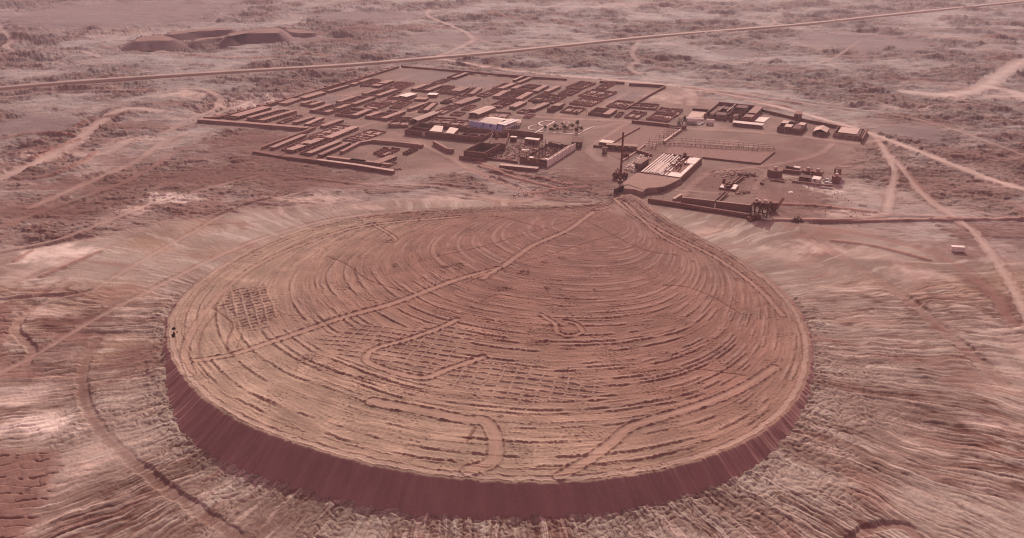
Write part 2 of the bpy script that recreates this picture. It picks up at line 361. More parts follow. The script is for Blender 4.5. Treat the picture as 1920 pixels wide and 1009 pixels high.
PALE_PATCHES = [(40,745,60,22,.6),(75,800,70,22,.6),(100,480,70,18,.6),(320,374,50,9,.6),(600,372,50,9,.5),(1500,470,50,10,.5),(1890,690,30,40,.5),(320,372,62,11,.75),(250,392,60,9,.45),(100,476,85,20,.75),(30,520,50,20,.4),(580,378,70,14,.5),(500,400,60,10,.4),(60,740,70,26,.5),(70,800,80,26,.6),(160,860,60,40,.4),
 (90,590,60,14,.5),(480,195,80,16,.55),(410,200,50,14,.45),(350,175,60,10,.5),(250,260,60,10,.4),(90,290,110,10,.4),(30,230,22,8,.7),(1560,350,60,14,.55),(1510,465,80,16,.45),(1640,478,70,14,.5),
 (1600,400,60,10,.5),(1720,515,60,18,.5),(1590,545,50,10,.45),(1890,640,40,50,.4),(1860,800,60,14,.5),(1250,182,60,12,.45),(1200,10,200,6,.3),(1330,235,26,7,.4),(1560,90,80,12,.3),
 (1700,200,80,6,.4),(1800,180,70,8,.45),(1890,180,40,6,.45),(1480,330,60,6,.3),(1300,430,80,16,.4),(1480,480,60,20,.35),(250,60,200,10,.25),(200,25,240,20,.3),(860,370,80,8,.4),(690,390,60,6,.4)]
SMOOTH_PATCHES = [(200,30,260,34,1.02),(700,30,120,10,1.0),(860,72,110,14,1.02),(1620,80,160,22,1.0),(800,142,70,12,1.03),(890,155,60,11,1.1),(640,190,60,12,1.05),(1380,100,40,10,1.0),(1020,165,40,9,1.1),(1160,178,50,12,1.05),
 (60,235,110,24,1.0),(1720,250,70,18,0.95)]
BLOCK_FIELDS = [([(-60,835),(128,842),(118,905),(85,960),(62,1040),(-80,1040)], 8), ([(-60,575),(40,560),(40,600),(20,640),(38,672),(-60,720)], 5)]
# points (photo pixels turned into places on the ground), width m, colour, strength, height
TRACKS = [
 ([(-60,173),(0,167),(170,153),(420,137),(640,124),(810,110),(960,97),(1180,74),(1280,65),(1500,47),(1660,30),(1920,3),(2100,-16)], 40, 'B', .3, 0.0),
 ([(0,335),(80,300),(130,272),(190,228),(215,210),(250,203),(300,208)], 13, 'P', 1.1, -0.1),
 ([(130,272),(150,290),(200,285),(240,262)], 9, 'P', .5, -0.1),
 ([(-20,30),(10,62),(22,75),(8,85),(20,92),(60,92),(150,96),(190,107)], 9, 'P', .6, 0.0),
 ([(0,100),(60,92)], 8, 'P', .6, 0.0),
 ([(0,183),(120,170),(260,168),(360,165),(400,175),(414,190),(395,208),(350,225),(320,245)], 7, 'T', .6, 0.0),
 ([(60,388),(170,340),(250,305),(300,270),(345,250)], 6, 'T', .7, 0.0),
 ([(0,425),(150,370),(240,338),(330,285),(380,262)], 5, 'R', .5, 0.0),
 ([(0,470),(120,445),(250,395),(320,370),(400,350),(480,330)], 4, 'T', .6, 0.0),
 ([(0,545),(90,505),(190,470),(250,440)], 4, 'R', .5, 0.0),
 ([(-20,710),(60,670),(130,628),(200,587),(330,520),(430,471),(520,438),(640,408),(800,394),(1000,388),(1090,386)], 3.4, 'T', .85, 0.0),
 ([(0,566),(60,560),(130,556),(172,548),(210,522),(300,470),(380,425),(415,406),(470,385),(560,362)], 3.2, 'T', .8, 0.0),
 ([(380,425),(430,420),(500,416)], 2, 'D', .6, 0.0),
 ([(172,548),(110,560),(72,575),(40,600),(30,620),(45,640),(62,660),(52,682)], 3.5, 'B', .85, 0.0),
 ([(180,640),(157,690),(155,730),(165,770),(200,820),(265,880),(350,945),(480,1030)], 3.8, 'D', .75, 0.1),
 ([(1590,1020),(1625,996),(1665,988),(1700,992),(1730,1020)], 3.0, 'R', .7, -0.1),
 ([(1640,255),(1665,288),(1690,316),(1728,362),(1780,402),(1822,432),(1862,482),(1900,545),(1935,620)], 5, 'P', 1.1, 0.0),
 ([(1655,280),(1676,320),(1670,360),(1662,402)], 5, 'P', 1.1, 0.0),
 ([(1510,415),(1600,412),(1662,404),(1720,404),(1790,408)], 5, 'T', .7, 0.3),
 ([(1480,422),(1560,430),(1640,445),(1720,466),(1790,495),(1850,540),(1900,610)], 6, 'R', .7, 0.0),
 ([(1500,440),(1590,490),(1690,555),(1780,630),(1880,720)], 6, 'R', .45, 0.0),
 ([(1700,320),(1740,370),(1800,420)], 3, 'R', .5, 0.0),
 ([(1440,470),(1480,455),(1520,470),(1500,490)], 2, 'D', .4, 0.0),
 ([(810,109),(850,94),(884,78),(886,72),(872,60),(846,48),(806,32),(800,24),(806,18)], 9, 'P', .85, 0.0),
 ([(890,72),(920,80),(965,90)], 7, 'T', .6, 0.0),
 ([(826,111),(870,118),(930,128),(1000,137),(1100,146),(1250,159),(1300,168),(1400,187),(1510,214),(1630,250),(1740,291),(1860,337),(1940,360)], 9, 'H', 1.6, 0.15),
 ([(840,112),(868,117)], 8, 'P', .8, 0.0),
 ([(1283,163),(1296,174),(1298,196)], 10, 'P', .7, 0.0),
 ([(1300,165),(1400,175),(1500,192),(1560,200),(1680,215),(1780,240),(1920,290)], 5, 'T', .45, 0.0),
 ([(1200,75),(1185,100),(1195,115),(1180,125),(1200,140)], 8, 'T', .5, 0.0),
 ([(1920,112),(1870,145),(1840,165),(1780,178),(1700,172)], 22, 'S', 1.15, 0.0),
 ([(1850,162),(1900,172),(1940,190)], 18, 'S', 1.0, 0.0),
 ([(1440,30),(1452,44),(1400,52)], 6, 'T', .5, 0.0),
 ([(1920,14),(1850,24),(1750,28)], 8, 'T', .4, 0.0),
 ([(1700,38),(1740,45),(1738,52),(1700,48)], 5, 'T', .5, 0.0),
 ([(1610,77),(1560,110),(1500,125)], 6, 'T', .4, 0.0),
 ([(1000,20),(1060,5),(1070,-10)], 8, 'T', .4, 0.0),
 ([(640,262),(760,262),(830,288),(880,316),(940,342),(1000,364),(1003,372),(960,378),(900,366),(830,350),(760,345)], 5, 'T', .75, 0.0),
 ([(560,245),(640,235),(740,250),(800,270),(860,300),(900,322),(980,340),(1060,360)], 6, 'B', .5, 0.0),
 ([(300,250),(400,215),(470,190)], 6, 'T', .4, 0.0),
 ([(1060,240),(1110,240),(1150,232),(1180,222)], 9, 'T', .6, 0.0),
 ([(960,215),(1060,222),(1180,227),(1290,240),(1400,246),(1500,255),(1600,268),(1650,262)], 7, 'T', .8, 0.0),
 ([(1180,228),(1120,268),(1108,285),(1125,300)], 7, 'T', .6, 0.0),
 ([(1280,365),(1310,335),(1340,322),(1420,312),(1470,305),(1530,290),(1560,270)], 5, 'T', .6, 0.0),
 ([(1400,312),(1470,325),(1520,322)], 5, 'T', .4, 0.0),
 ([(1415,355),(1425,335),(1440,322)], 4, 'T', .45, 0.0),
 ([(1260,355),(1330,360),(1420,366)], 5, 'T', .4, 0.0),
 ([(880,318),(960,352),(1040,372),(1100,375)], 6, 'R', .6, 0.0),
 ([(560,330),(720,350),(860,368),(1000,384)], 3, 'R', .5, 0.0),
 # streets of the town, along the rows
 ([(600,262),(720,224),(830,196),(980,158)], 6, 'T', .45, 0.0),
 ([(450,240),(560,205),(680,170),(780,140)], 6, 'T', .45, 0.0),
 ([(580,196),(700,208),(820,226)], 7, 'T', .45, 0.0), ([(640,178),(780,192),(900,210)], 6, 'T', .45, 0.0),
 ([(700,160),(840,172),(1000,190),(1100,200)], 6, 'T', .45, 0.0),
 ([(760,215),(880,185),(1010,160)], 5, 'T', .4, 0.0), ([(1040,220),(1080,200),(1140,172)], 6, 'T', .5, 0.0), ([(1100,214),(1140,194),(1180,172)], 7, 'T', .5, 0.0),
 ([(840,245),(900,222),(960,200),(1030,180)], 5, 'T', .4, 0.0)]
BERMS = [
 ([(1440,412),(1520,414),(1620,415),(1720,412),(1820,411),(1930,411)], 2.6, 1.3, .5),
 ([(1420,382),(1500,384),(1560,388),(1640,398)], 2.4, 0.9, .2),
 ([(1560,452),(1640,462),(1740,488)], 2.2, 0.8, .2),
 ([(1000,362),(1060,352),(1100,350)], 2, 0.7, .1),
 ([(890,300),(930,318),(1000,332),(1070,345)], 2, 0.9, .2), ([(900,312),(960,332),(1040,352)], 2.5, 1.0, .2),
 ([(80,520),(190,472)], 2, 0.9, .1), ([(30,490),(60,470)], 2, .6, .1),
 ([(1280,164),(1400,180),(1500,196)], 3, 1.2, .2), ([(1320,172),(1420,190),(1480,200)], 3, .9, .2),
 ([(1560,66),(1700,68),(1860,66)], 3, 1.3, .1), ([(1700,70),(1830,75),(1920,66)], 3, 1.3, .1),
 ([(900,122),(1040,132),(1200,142)], 3.5, 1.2, .1), ([(880,128),(1000,128),(1080,134)], 3, 1.0, .1),
 ([(640,55),(780,48),(840,50)], 5, 2.4, .1), ([(850,32),(1000,38),(1100,50)], 5, 2.4, .1), ([(560,66),(720,60),(840,52)], 5, 2.4, .1),
 ([(190,92),(330,100),(420,108),(640,102)], 4, 1.6, .1), ([(0,260),(60,250),(140,255)], 3, 1.5, 0), ([(150,262),(110,275),(60,300)], 3, 1.8, 0),
 ([(180,285),(130,320),(70,335)], 3, 1.5, 0), ([(240,215),(180,222),(130,240)], 3, 1.8, 0)]
build_ground()

# the highway on its low embankment
def build_highway():
    P = smooth_line(GA([(-60,173),(0,167),(170,153),(420,137),(640,124),(810,110),(960,97),(1180,74),(1280,65),(1500,47),(1660,30),(1920,3),(2100,-16)]), 6)
    T = np.gradient(P, axis=0); T /= np.hypot(T[:, 0], T[:, 1])[:, None]; N = np.stack([-T[:, 1], T[:, 0]], 1)
    prof = [(-8.5, -0.6), (-4.4, 1.8), (-4.0, 1.9), (4.0, 1.9), (4.4, 1.8), (8.5, -0.6)]
    V = []; C = []
    for i in range(len(P)):
        for o_, z in prof:
            V.append([P[i, 0] + N[i, 0] * o_, P[i, 1] + N[i, 1] * o_, z]); C.append(C_PALE * (0.55 + 0.27 * min(1, i / len(P) * 2.2)) if abs(o_) <= 4.1 else C_BASE * 0.62)
    o = grid_mesh('road', np.array(V), len(P), len(prof), False, {'earth': np.array(C)}, EARTH); o['kind'] = 'structure'
build_highway()

# ------------------------------------------------------------------ the mound itself
def build_mound():
    na = 2600; th = np.linspace(-np.pi, np.pi, na, endpoint=False)
    rho = np.concatenate([np.linspace(0.004, 1, 470)]); nside = 26
    rr, hh = rim_r(th), rim_h(th)
    # small bites out of the edge
    edge = 0.9 * fbm(np.cos(th) * 22, np.sin(th) * 22, 4, 0.6) + 0.35 * fbm(np.cos(th) * 90, np.sin(th) * 90, 2)
    rr = rr + edge
    X = MC[0] + (rho[:, None] * rr[None]) * np.cos(th)[None]; Y = MC[1] + (rho[:, None] * rr[None]) * np.sin(th)[None]
    TH = np.broadcast_to(th[None], X.shape).ravel(); RHO = np.broadcast_to(rho[:, None], X.shape).ravel()
    X = X.ravel(); Y = Y.ravel(); n = len(X)
    k = ss(0.2, 1, RHO); Z = (5.6 * (1 - k) + np.broadcast_to(hh[None], (len(rho), na)).ravel() * k)
    EDGE = np.broadcast_to(rr[None], (len(rho), na)).ravel() * (1 - RHO)      # metres in from the rim
    # spreading rings: fraction of the way from apex to rim
    ax, ay = X - APEX[0], Y - APEX[1]; aang = np.arctan2(ay, ax); ad = np.hypot(ax, ay)
    srt = np.argsort(_aa); ra = _aa[srt]; rd = np.hypot(_rc[:, 0] - APEX[0], _rc[:, 1] - APEX[1])[srt]
    rim_a = np.interp(aang, np.concatenate([ra - 2 * np.pi, ra, ra + 2 * np.pi]), np.tile(rd, 3))
    t = ad / np.maximum(rim_a, 1.0)
    col = np.empty((n, 3)); 
    kb = np.clip(0.5 + 1.0 * fbm(X / 28, Y / 28, 5, 0.6), 0, 1)
    inner = np.array([0.232, 0.146, 0.108]); outer = np.array([0.288, 0.218, 0.160])
    sandy = np.clip(ss(0.45, 0.95, t + 0.14 * fbm(X / 24, Y / 24, 3)) * ss(0.35, -0.2, aang - (-1.75)) , 0, 1) * 0.9 + ss(0.8, 1.0, t) * 0.35
    sandy = np.clip(sandy, 0, 1)
    col[:] = inner * np.array([.95, .86, .87]) * (1 - sandy[:, None]) + outer * (1 + 0.22 * ss(0.02, 0.35, fbm(X / 15, Y / 9 + 5, 4, 0.6)))[:, None] * sandy[:, None]
    col *= (0.88 + 0.24 * kb)[:, None]
    col *= 1 - ss(0.62, 0.3, t + 0.08 * fbm(X / 30, Y / 30, 3))[:, None] * np.array([0.13, 0.15, 0.12])
    ba = ss(0.1, 0.45, fbm(X / 17 + 40, Y / 13, 4, 0.6)); col *= (1 - 0.16 * ba)[:, None]
    # fine streaks along the rings
    ft = t + 0.012 * fbm(X / 22, Y / 22, 3)
    st = fbm(ft * 150, aang * 9, 4, 0.65); col *= (1 + 0.34 * st)[:, None]
    st2 = fbm(ft * 46, aang * 3 + 4, 3); col *= (1 + 0.26 * st2)[:, None]
    Z += 0.16 * st + 0.14 * st2 * ss(0.1, 0.4, t)
    gr = fbm(X / 1.3, Y / 1.3, 3, 0.6); Z += 0.09 * gr; col *= (1 + 0.16 * gr)[:, None]
    allv = np.arange(n)
    # furrows: each ring is a broken line of clods and small scars
    rrg = np.random.RandomState(11); rings = []; tq = 0.16
    while tq < 0.968:
        rings.append((tq, 0.35 + 0.65 * ss(0.3, 0.75, tq) * rrg.uniform(0.7, 1.1), rrg.uniform(.6, 1.1) * (0.6 + 0.4 * tq))); tq += rrg.choice([0.012, 0.022, 0.030, 0.036]) * (1.15 - 0.25 * tq)
    run = aang * rim_a
    pm = np.zeros(n)
    for pl, ang, sx, sy, dk in PANS:
        P = GA(pl, 6.0); e = inside(X, Y, P).astype(float); j, d, s, r = line_dist(X, Y, np.vstack([P, P[:1]]), 4); e[j] *= d / 4; pm = np.maximum(pm, e)
    keep = 1 - 0.85 * pm; zone = fbm(X / 26 + 11, Y / 17 + 70, 3)
    wob = 0.006 * fbm(X / 40, Y / 40, 2) + 0.0018 * fbm(X / 4, Y / 4, 3)
    for q, (tq, hq, dq) in enumerate(rings):
        d = (t + wob * (1 + 0.4 * math.sin(q * 2.1)) - tq) * rim_a
        i = np.nonzero(np.abs(d) < 3.5)[0]; dd = d[i]
        sarc = aang[i] * rim_a[i] * tq
        br = ss(-0.12, 0.16, fbm(sarc / 18 + 13 * q, q * 3.3 + sarc * 0, 3) + 0.7 * zone[i] + 0.06)            # long gaps
        cl = ss(-0.30, 0.12, fbm(sarc / 1.5 + 31 * q, dd * 0.3 + q, 2, 0.7) + 0.16)              # clods
        br = br * keep[i]; brk = br * cl * (0.45 + 0.55 * ss(0.42, 0.66, t[i])); bmul = 0.55 + 0.45 * ss(0.42, 0.66, t[i])
        wd = 0.15 + 0.18 * hq * np.clip(0.6 + perlin(sarc / 6.0, q * 7.7 + sarc * 0), 0.2, 1.6)
        ln = np.exp(-(dd / wd) ** 2)
        Z[i] += brk * hq * (0.36 * np.exp(-((dd + 0.35) / (wd + 0.12)) ** 2) - 0.22 * np.exp(-((dd - 0.7) / 0.5) ** 2))
        blend(col, i, ln * brk * 0.55 * dq, C_DARK * 0.8)
        thin = np.exp(-((dd - 0.15) / 0.17) ** 2) * np.clip(0.45 + 0.55 * br + 0.5 * fbm(sarc / 7 + q, q + sarc * 0, 2), 0, 1); thin = thin * keep[i] * bmul; blend(col, i, thin * 0.42, C_DARK * 0.9); Z[i] += thin * 0.14
        pl = np.exp(-((dd + 1.4) / 0.8) ** 2) * br; blend(col, i, pl * 0.25, C_PALE * 0.95)
    for q in range(64):
        tq = 0.15 + 0.0130 * q + 0.006 * math.sin(q * 5.3)
        d = (t + wob * (0.8 + 0.5 * math.sin(q * 1.3)) - tq) * rim_a; i = np.nonzero(np.abs(d) < 1.6)[0]; dd = d[i]; sarc = aang[i] * rim_a[i] * tq
        br = keep[i] * ss(-0.05, 0.25, fbm(sarc / 40 + 7 * q, q * 1.9 + sarc * 0, 3)); ln = np.exp(-(dd / 0.2) ** 2) * br * np.clip(0.8 + perlin(sarc / 1.6, q + sarc * 0), 0, 1.3)
        Z[i] += ln * 0.20; blend(col, i, np.clip(ln, 0, 1) * 0.38, C_DARK)
    # crumbs and clods scattered over the crust
    cl = ss(0.34, 0.6, perlin(X / 0.9, Y / 0.9) * (0.6 + 0.8 * ss(0, .4, fbm(X / 14, Y / 14, 3)))); Z += cl * 0.16; blend(col, allv, cl * 0.3, C_DARK)
    # comb-like ploughing near the front rim
    for a0, a1 in ((0.860, 0.895), (0.925, 0.955)):
        m = ss(a0, a0 + 0.004, t) * ss(a1, a1 - 0.004, t) * ss(-0.05, 0.15, fbm(run / 30, t * 4, 2) + 0.02)
        tooth = np.sin(run / 0.42); Z += m * 0.05 * tooth; col *= (1 - 0.10 * m * (0.5 + 0.5 * tooth))[:, None]
    # squared drying pans, low ridges
    for pl, ang, sx, sy, dk in PANS:
        P = GA(pl, 6.0); i = np.nonzero(inside(X, Y, P))[0]
        j, d, s, r = line_dist(X, Y, np.vstack([P, P[:1]]), 4); e = np.zeros(n); e[i] = 1; e[j] *= d / 4; e = e[i]
        e *= ss(-0.5, -0.3, fbm(X[i] / 12 + 5, Y[i] / 12, 3))
        ca, sa = math.cos(R(ang)), math.sin(R(ang)); x = X[i] + 0.7 * fbm(X[i] / 9, Y[i] / 9, 2); y = Y[i] + 0.7 * fbm(X[i] / 9 + 4, Y[i] / 9, 2)
        u = (x * ca + y * sa) / sx; v = (-x * sa + y * ca) / sy
        du = np.abs(u - np.round(u)) * sx; dv = np.abs(v - np.round(v)) * sy
        g = np.exp(-(np.minimum(du, dv) / 0.40) ** 2) * np.clip(0.85 + 0.6 * perlin(X[i] / 2.5, Y[i] / 2.5), 0.1, 1)
        Z[i] = Z[i] + e * (g * 0.42 - 0.08)
        blend(col, i, e * (1 - g) * 0.16 * dk * (1 + 2 * fbm(X[i] / 6, Y[i] / 6, 2)), C_DARK); blend(col, i, e * g * 0.28, C_PALE * 0.8)
    # dug-over dark patches
    for cx, cy, rx, ry, a_ in CAKE_DARK:
        c = G(cx, cy, 6); ex = abs(G(cx + rx, cy, 6).x - c.x); ey = abs(G(cx, cy - ry, 6).y - G(cx, cy + ry, 6).y) / 2
        q = np.hypot((X - c.x) / ex, (Y - c.y) / ey); i = np.nonzero(q < 2.2)[0]
        a = 1 - ss(0.4, 1.15, q[i] + 0.9 * fbm(X[i] / 5, Y[i] / 5, 4, 0.65)); lump = ridged(X[i] / 1.8, Y[i] / 1.8, 3)
        Z[i] += a * (0.55 * lump - 0.15) * min(1, a_); blend(col, i, a * (0.35 + 0.35 * ss(0.3, -0.2, lump)) * a_, C_DARK * 0.8)
    # vehicle tracks
    for pts, wd, cc, a_, dk in CAKE_TRACKS:
        P = smooth_line(GA(pts, 6.0), 6); wd2 = wd / 2
        i, d, s, r = line_dist(X, Y, P, wd2 * 2 + 2.0)
        d2 = d + fbm(X[i] / 3, Y[i] / 3, 3, 0.6) * 0.5
        m = 1 - ss(wd2 - 0.25, wd2 + 0.25, d2)
        base_z = 5.6 * (1 - k[i]) + np.interp(TH[i], th, hh) * k[i]
        if wd > 1.5:
            Z[i] = Z[i] * (1 - m * .85) + (base_z - 0.05) * m * .85
            blend(col, i, m * a_ * np.clip(0.55 + 0.3 * np.cos(d / wd2 * 4.5) + 0.35 * fbm(X[i] / 3, Y[i] / 3, 3), 0, 1) * 1.0, cc * 1.08)
            e = np.exp(-((d2 - wd2 - 0.35) / 0.38) ** 2) * np.clip(0.7 + 0.9 * perlin(r / 2.2, s * 3), 0, 1)
            Z[i] += e * 0.45 * dk; blend(col, i, e * 0.62 * dk, C_DARK * 0.8)
        else:
            e = np.exp(-(d2 / wd2) ** 2); Z[i] -= e * 0.2; blend(col, i, e * a_, cc)
    # trodden rim road and its little windrows
    j = np.nonzero(EDGE < 9)[0]; ed = EDGE[j] + 0.25 * fbm(X[j] / 6, Y[j] / 6, 2)
    for off, hgt, a_ in ((0.9, .25, .2), (3.1, .30, .5), (6.2, .22, .35)):
        e = np.exp(-((ed - off) / 0.33) ** 2) * np.clip(0.7 + perlin(run[j] / 7, off * 9 + run[j] * 0), 0, 1); Z[j] += e * hgt; blend(col, j, e * a_, C_DARK)
    m = ss(0.6, 1.2, ed) * ss(3.0, 2.4, ed); blend(col, j, m * 0.35, C_PALE * 0.9)
    # face: slumps to the angle of repose, runnels down it
    side = []; scol = []
    run2 = th * rr
    for q in range(1, nside + 1):
        f = q / nside
        g1 = fbm(run2 / 3.2, np.full(na, f * 0.6), 3); g2 = ridged(run2 / 9 + 4, np.full(na, f * 0.4), 2)
        z = hh * (1 - f) - 0.9 * f; fall = (hh - z)
        off = 0.10 + fall * (1.12 + 0.28 * f ** 2) * (1 + f * (0.20 * fbm(run2 / 7, np.zeros(na), 2) + 0.10 * fbm(run2 / 2.2, np.ones(na) * 5, 2))) + (0.30 * g1 + 0.26 * g2) * math.sin(math.pi * f ** 0.7)
        side.append(np.stack([MC[0] + (rr + off) * np.cos(th), MC[1] + (rr + off) * np.sin(th), z], 1))
        c_ = np.array([.275, .155, .136]) * (0.90 + 0.14 * np.clip(g1, -0.6, 1))[:, None]; c_ = c_ * (1 - 0.08 * ss(0.5, 0.9, g2)[:, None]) + C_PALE * 0.08 * ss(0.5, 0.9, g2)[:, None]; scol.append(c_)  # paler ridges and darker gullies: hints of lit streaks painted into the face
    V = np.concatenate([np.stack([X, Y, Z], 1)] + side); Cc = np.concatenate([np.clip(col, 0.01, 1)] + scol)
    nr = len(rho) + nside
    o = grid_mesh('tailings_mound', V, nr, na, True, {'earth': Cc}, CAKE); o['kind'] = 'structure'
    # close the tiny hole at the centre
    bm = bmesh.new(); bm.from_mesh(o.data); bm.verts.ensure_lookup_table()
    bm.faces.new([bm.verts[i] for i in range(na)]); bm.to_mesh(o.data); bm.free()
    return o
PANS = [([(560,628),(690,598),(760,612),(850,598),(900,630),(880,665),(800,712),(700,690),(640,680)], -16, 4.6, 3.4, .6),
 ([(800,712),(900,665),(1010,690),(1150,712),(1130,748),(1000,765),(900,762)], -12, 4.6, 3.4, .6),
 ([(395,560),(430,522),(500,520),(530,560),(520,605),(470,612),(430,590)], 24, 3.6, 2.8, .2)]
CAKE_DARK = [(455,540,50,20,.6),(490,585,36,22,.6),(575,672,40,14,.8),(620,690,40,10,.7),(740,492,10,5,1),(858,493,16,6,1),(835,497,16,4,1),(790,483,12,4,1),(983,510,16,7,1.1),(1022,490,12,4,1),(940,540,22,6,1),
 (1025,538,8,6,1),(1055,482,9,3,1),(1117,540,6,2,1),(965,584,9,3,1.1),(945,632,10,5,1),(1010,640,30,8,.8),(1068,651,16,3,1),(1200,690,60,10,.6),(1270,730,60,10,.6),(960,745,50,10,.4),(1180,672,40,8,.5),
 (940,782,8,4,1.1),(998,794,6,3,1),(862,500,6,4,1),(700,712,50,8,.6),(850,745,60,8,.5),(1250,655,60,6,.5),(1300,480,6,3,1),(1354,485,6,4,1),(1383,512,7,4,1),(1210,415,10,4,.8),(1240,440,22,8,.9),(1120,410,18,5,.7),(1000,555,30,3,.5)]
_CT = np.array([0.32, 0.215, 0.165]); _CD = C_DARK * 0.75
CAKE_TRACKS = [
 ([(352,668),(430,656),(520,626),(640,590),(740,565),(860,521),(935,500),(968,478),(1002,455),(1062,430),(1092,410),(1112,396)], 3.4, _CT, .8, 1),
 ([(935,500),(905,520)], 3.0, _CT, .7, 1), ([(890,518),(930,505)], 2, _CT, .6, .6),
 ([(818,476),(900,458),(1000,430),(1085,406)], .9, _CD, .7, 1), ([(955,495),(1050,470),(1160,436)], .8, _CD, .6, 1),
 ([(1095,412),(1150,440),(1215,464),(1270,470)], 1.0, _CD, .7, 1),
 ([(856,598),(820,615),(760,636),(706,652),(688,670),(702,688),(788,710),(835,694),(905,668)], 2.6, _CT, .9, 1),
 ([(700,760),(790,775),(872,790),(908,792),(926,815),(930,850),(918,874),(880,888)], 4.2, _CT, .8, 1),
 ([(1455,672),(1400,710),(1340,742),(1250,778),(1184,800),(1150,828),(1110,860),(1050,896)], 3.2, _CT, .85, 1),
 ([(395,560),(432,592),(424,620),(424,646),(436,656)], 1.0, _CD, .75, 1), ([(430,566),(452,600),(440,640)], 1.0, _CD, .4, 1),
 ([(1015,588),(1040,604),(1045,620),(1066,628),(1092,620),(1082,606),(1060,600)], 1.8, _CT, .5, 1),
 ([(698,408),(730,428),(742,440),(728,444)], 1.8, _CT, .6, 1), ([(612,470),(650,488),(690,520),(760,545)], .9, _CD, .8, 1),
 ([(1245,528),(1290,530),(1340,548),(1392,576)], 1.0, _CD, .75, 1), ([(900,566),(930,552),(990,560),(1060,575)], .8, _CD, .7, 1),
 ([(876,832),(892,806)], 1.2, _CD, .9, 1), ([(1010,420),(930,398),(880,400)], .7, _CD, .7, 1),
 ([(1160,700),(1290,682),(1400,690)], .8, _CD, .6, 1), ([(610,700),(700,720),(800,740)], .8, _CD, .4, 1),
 ([(1150,372),(1180,395),(1250,430),(1340,470),(1420,525),(1470,575)], 2.4, _CT, .7, 1), ([(1170,380),(1230,428),(1290,460)], 2.4, _CT, .5, 1),
 ([(360,700),(345,650),(360,600),(400,550),(470,490),(560,448),(680,412),(860,396)], 2.6, _CT, .7, .8),
 ([(395,690),(370,650),(378,600),(420,555)], 1.2, _CD, .5, 1)]
build_mound()
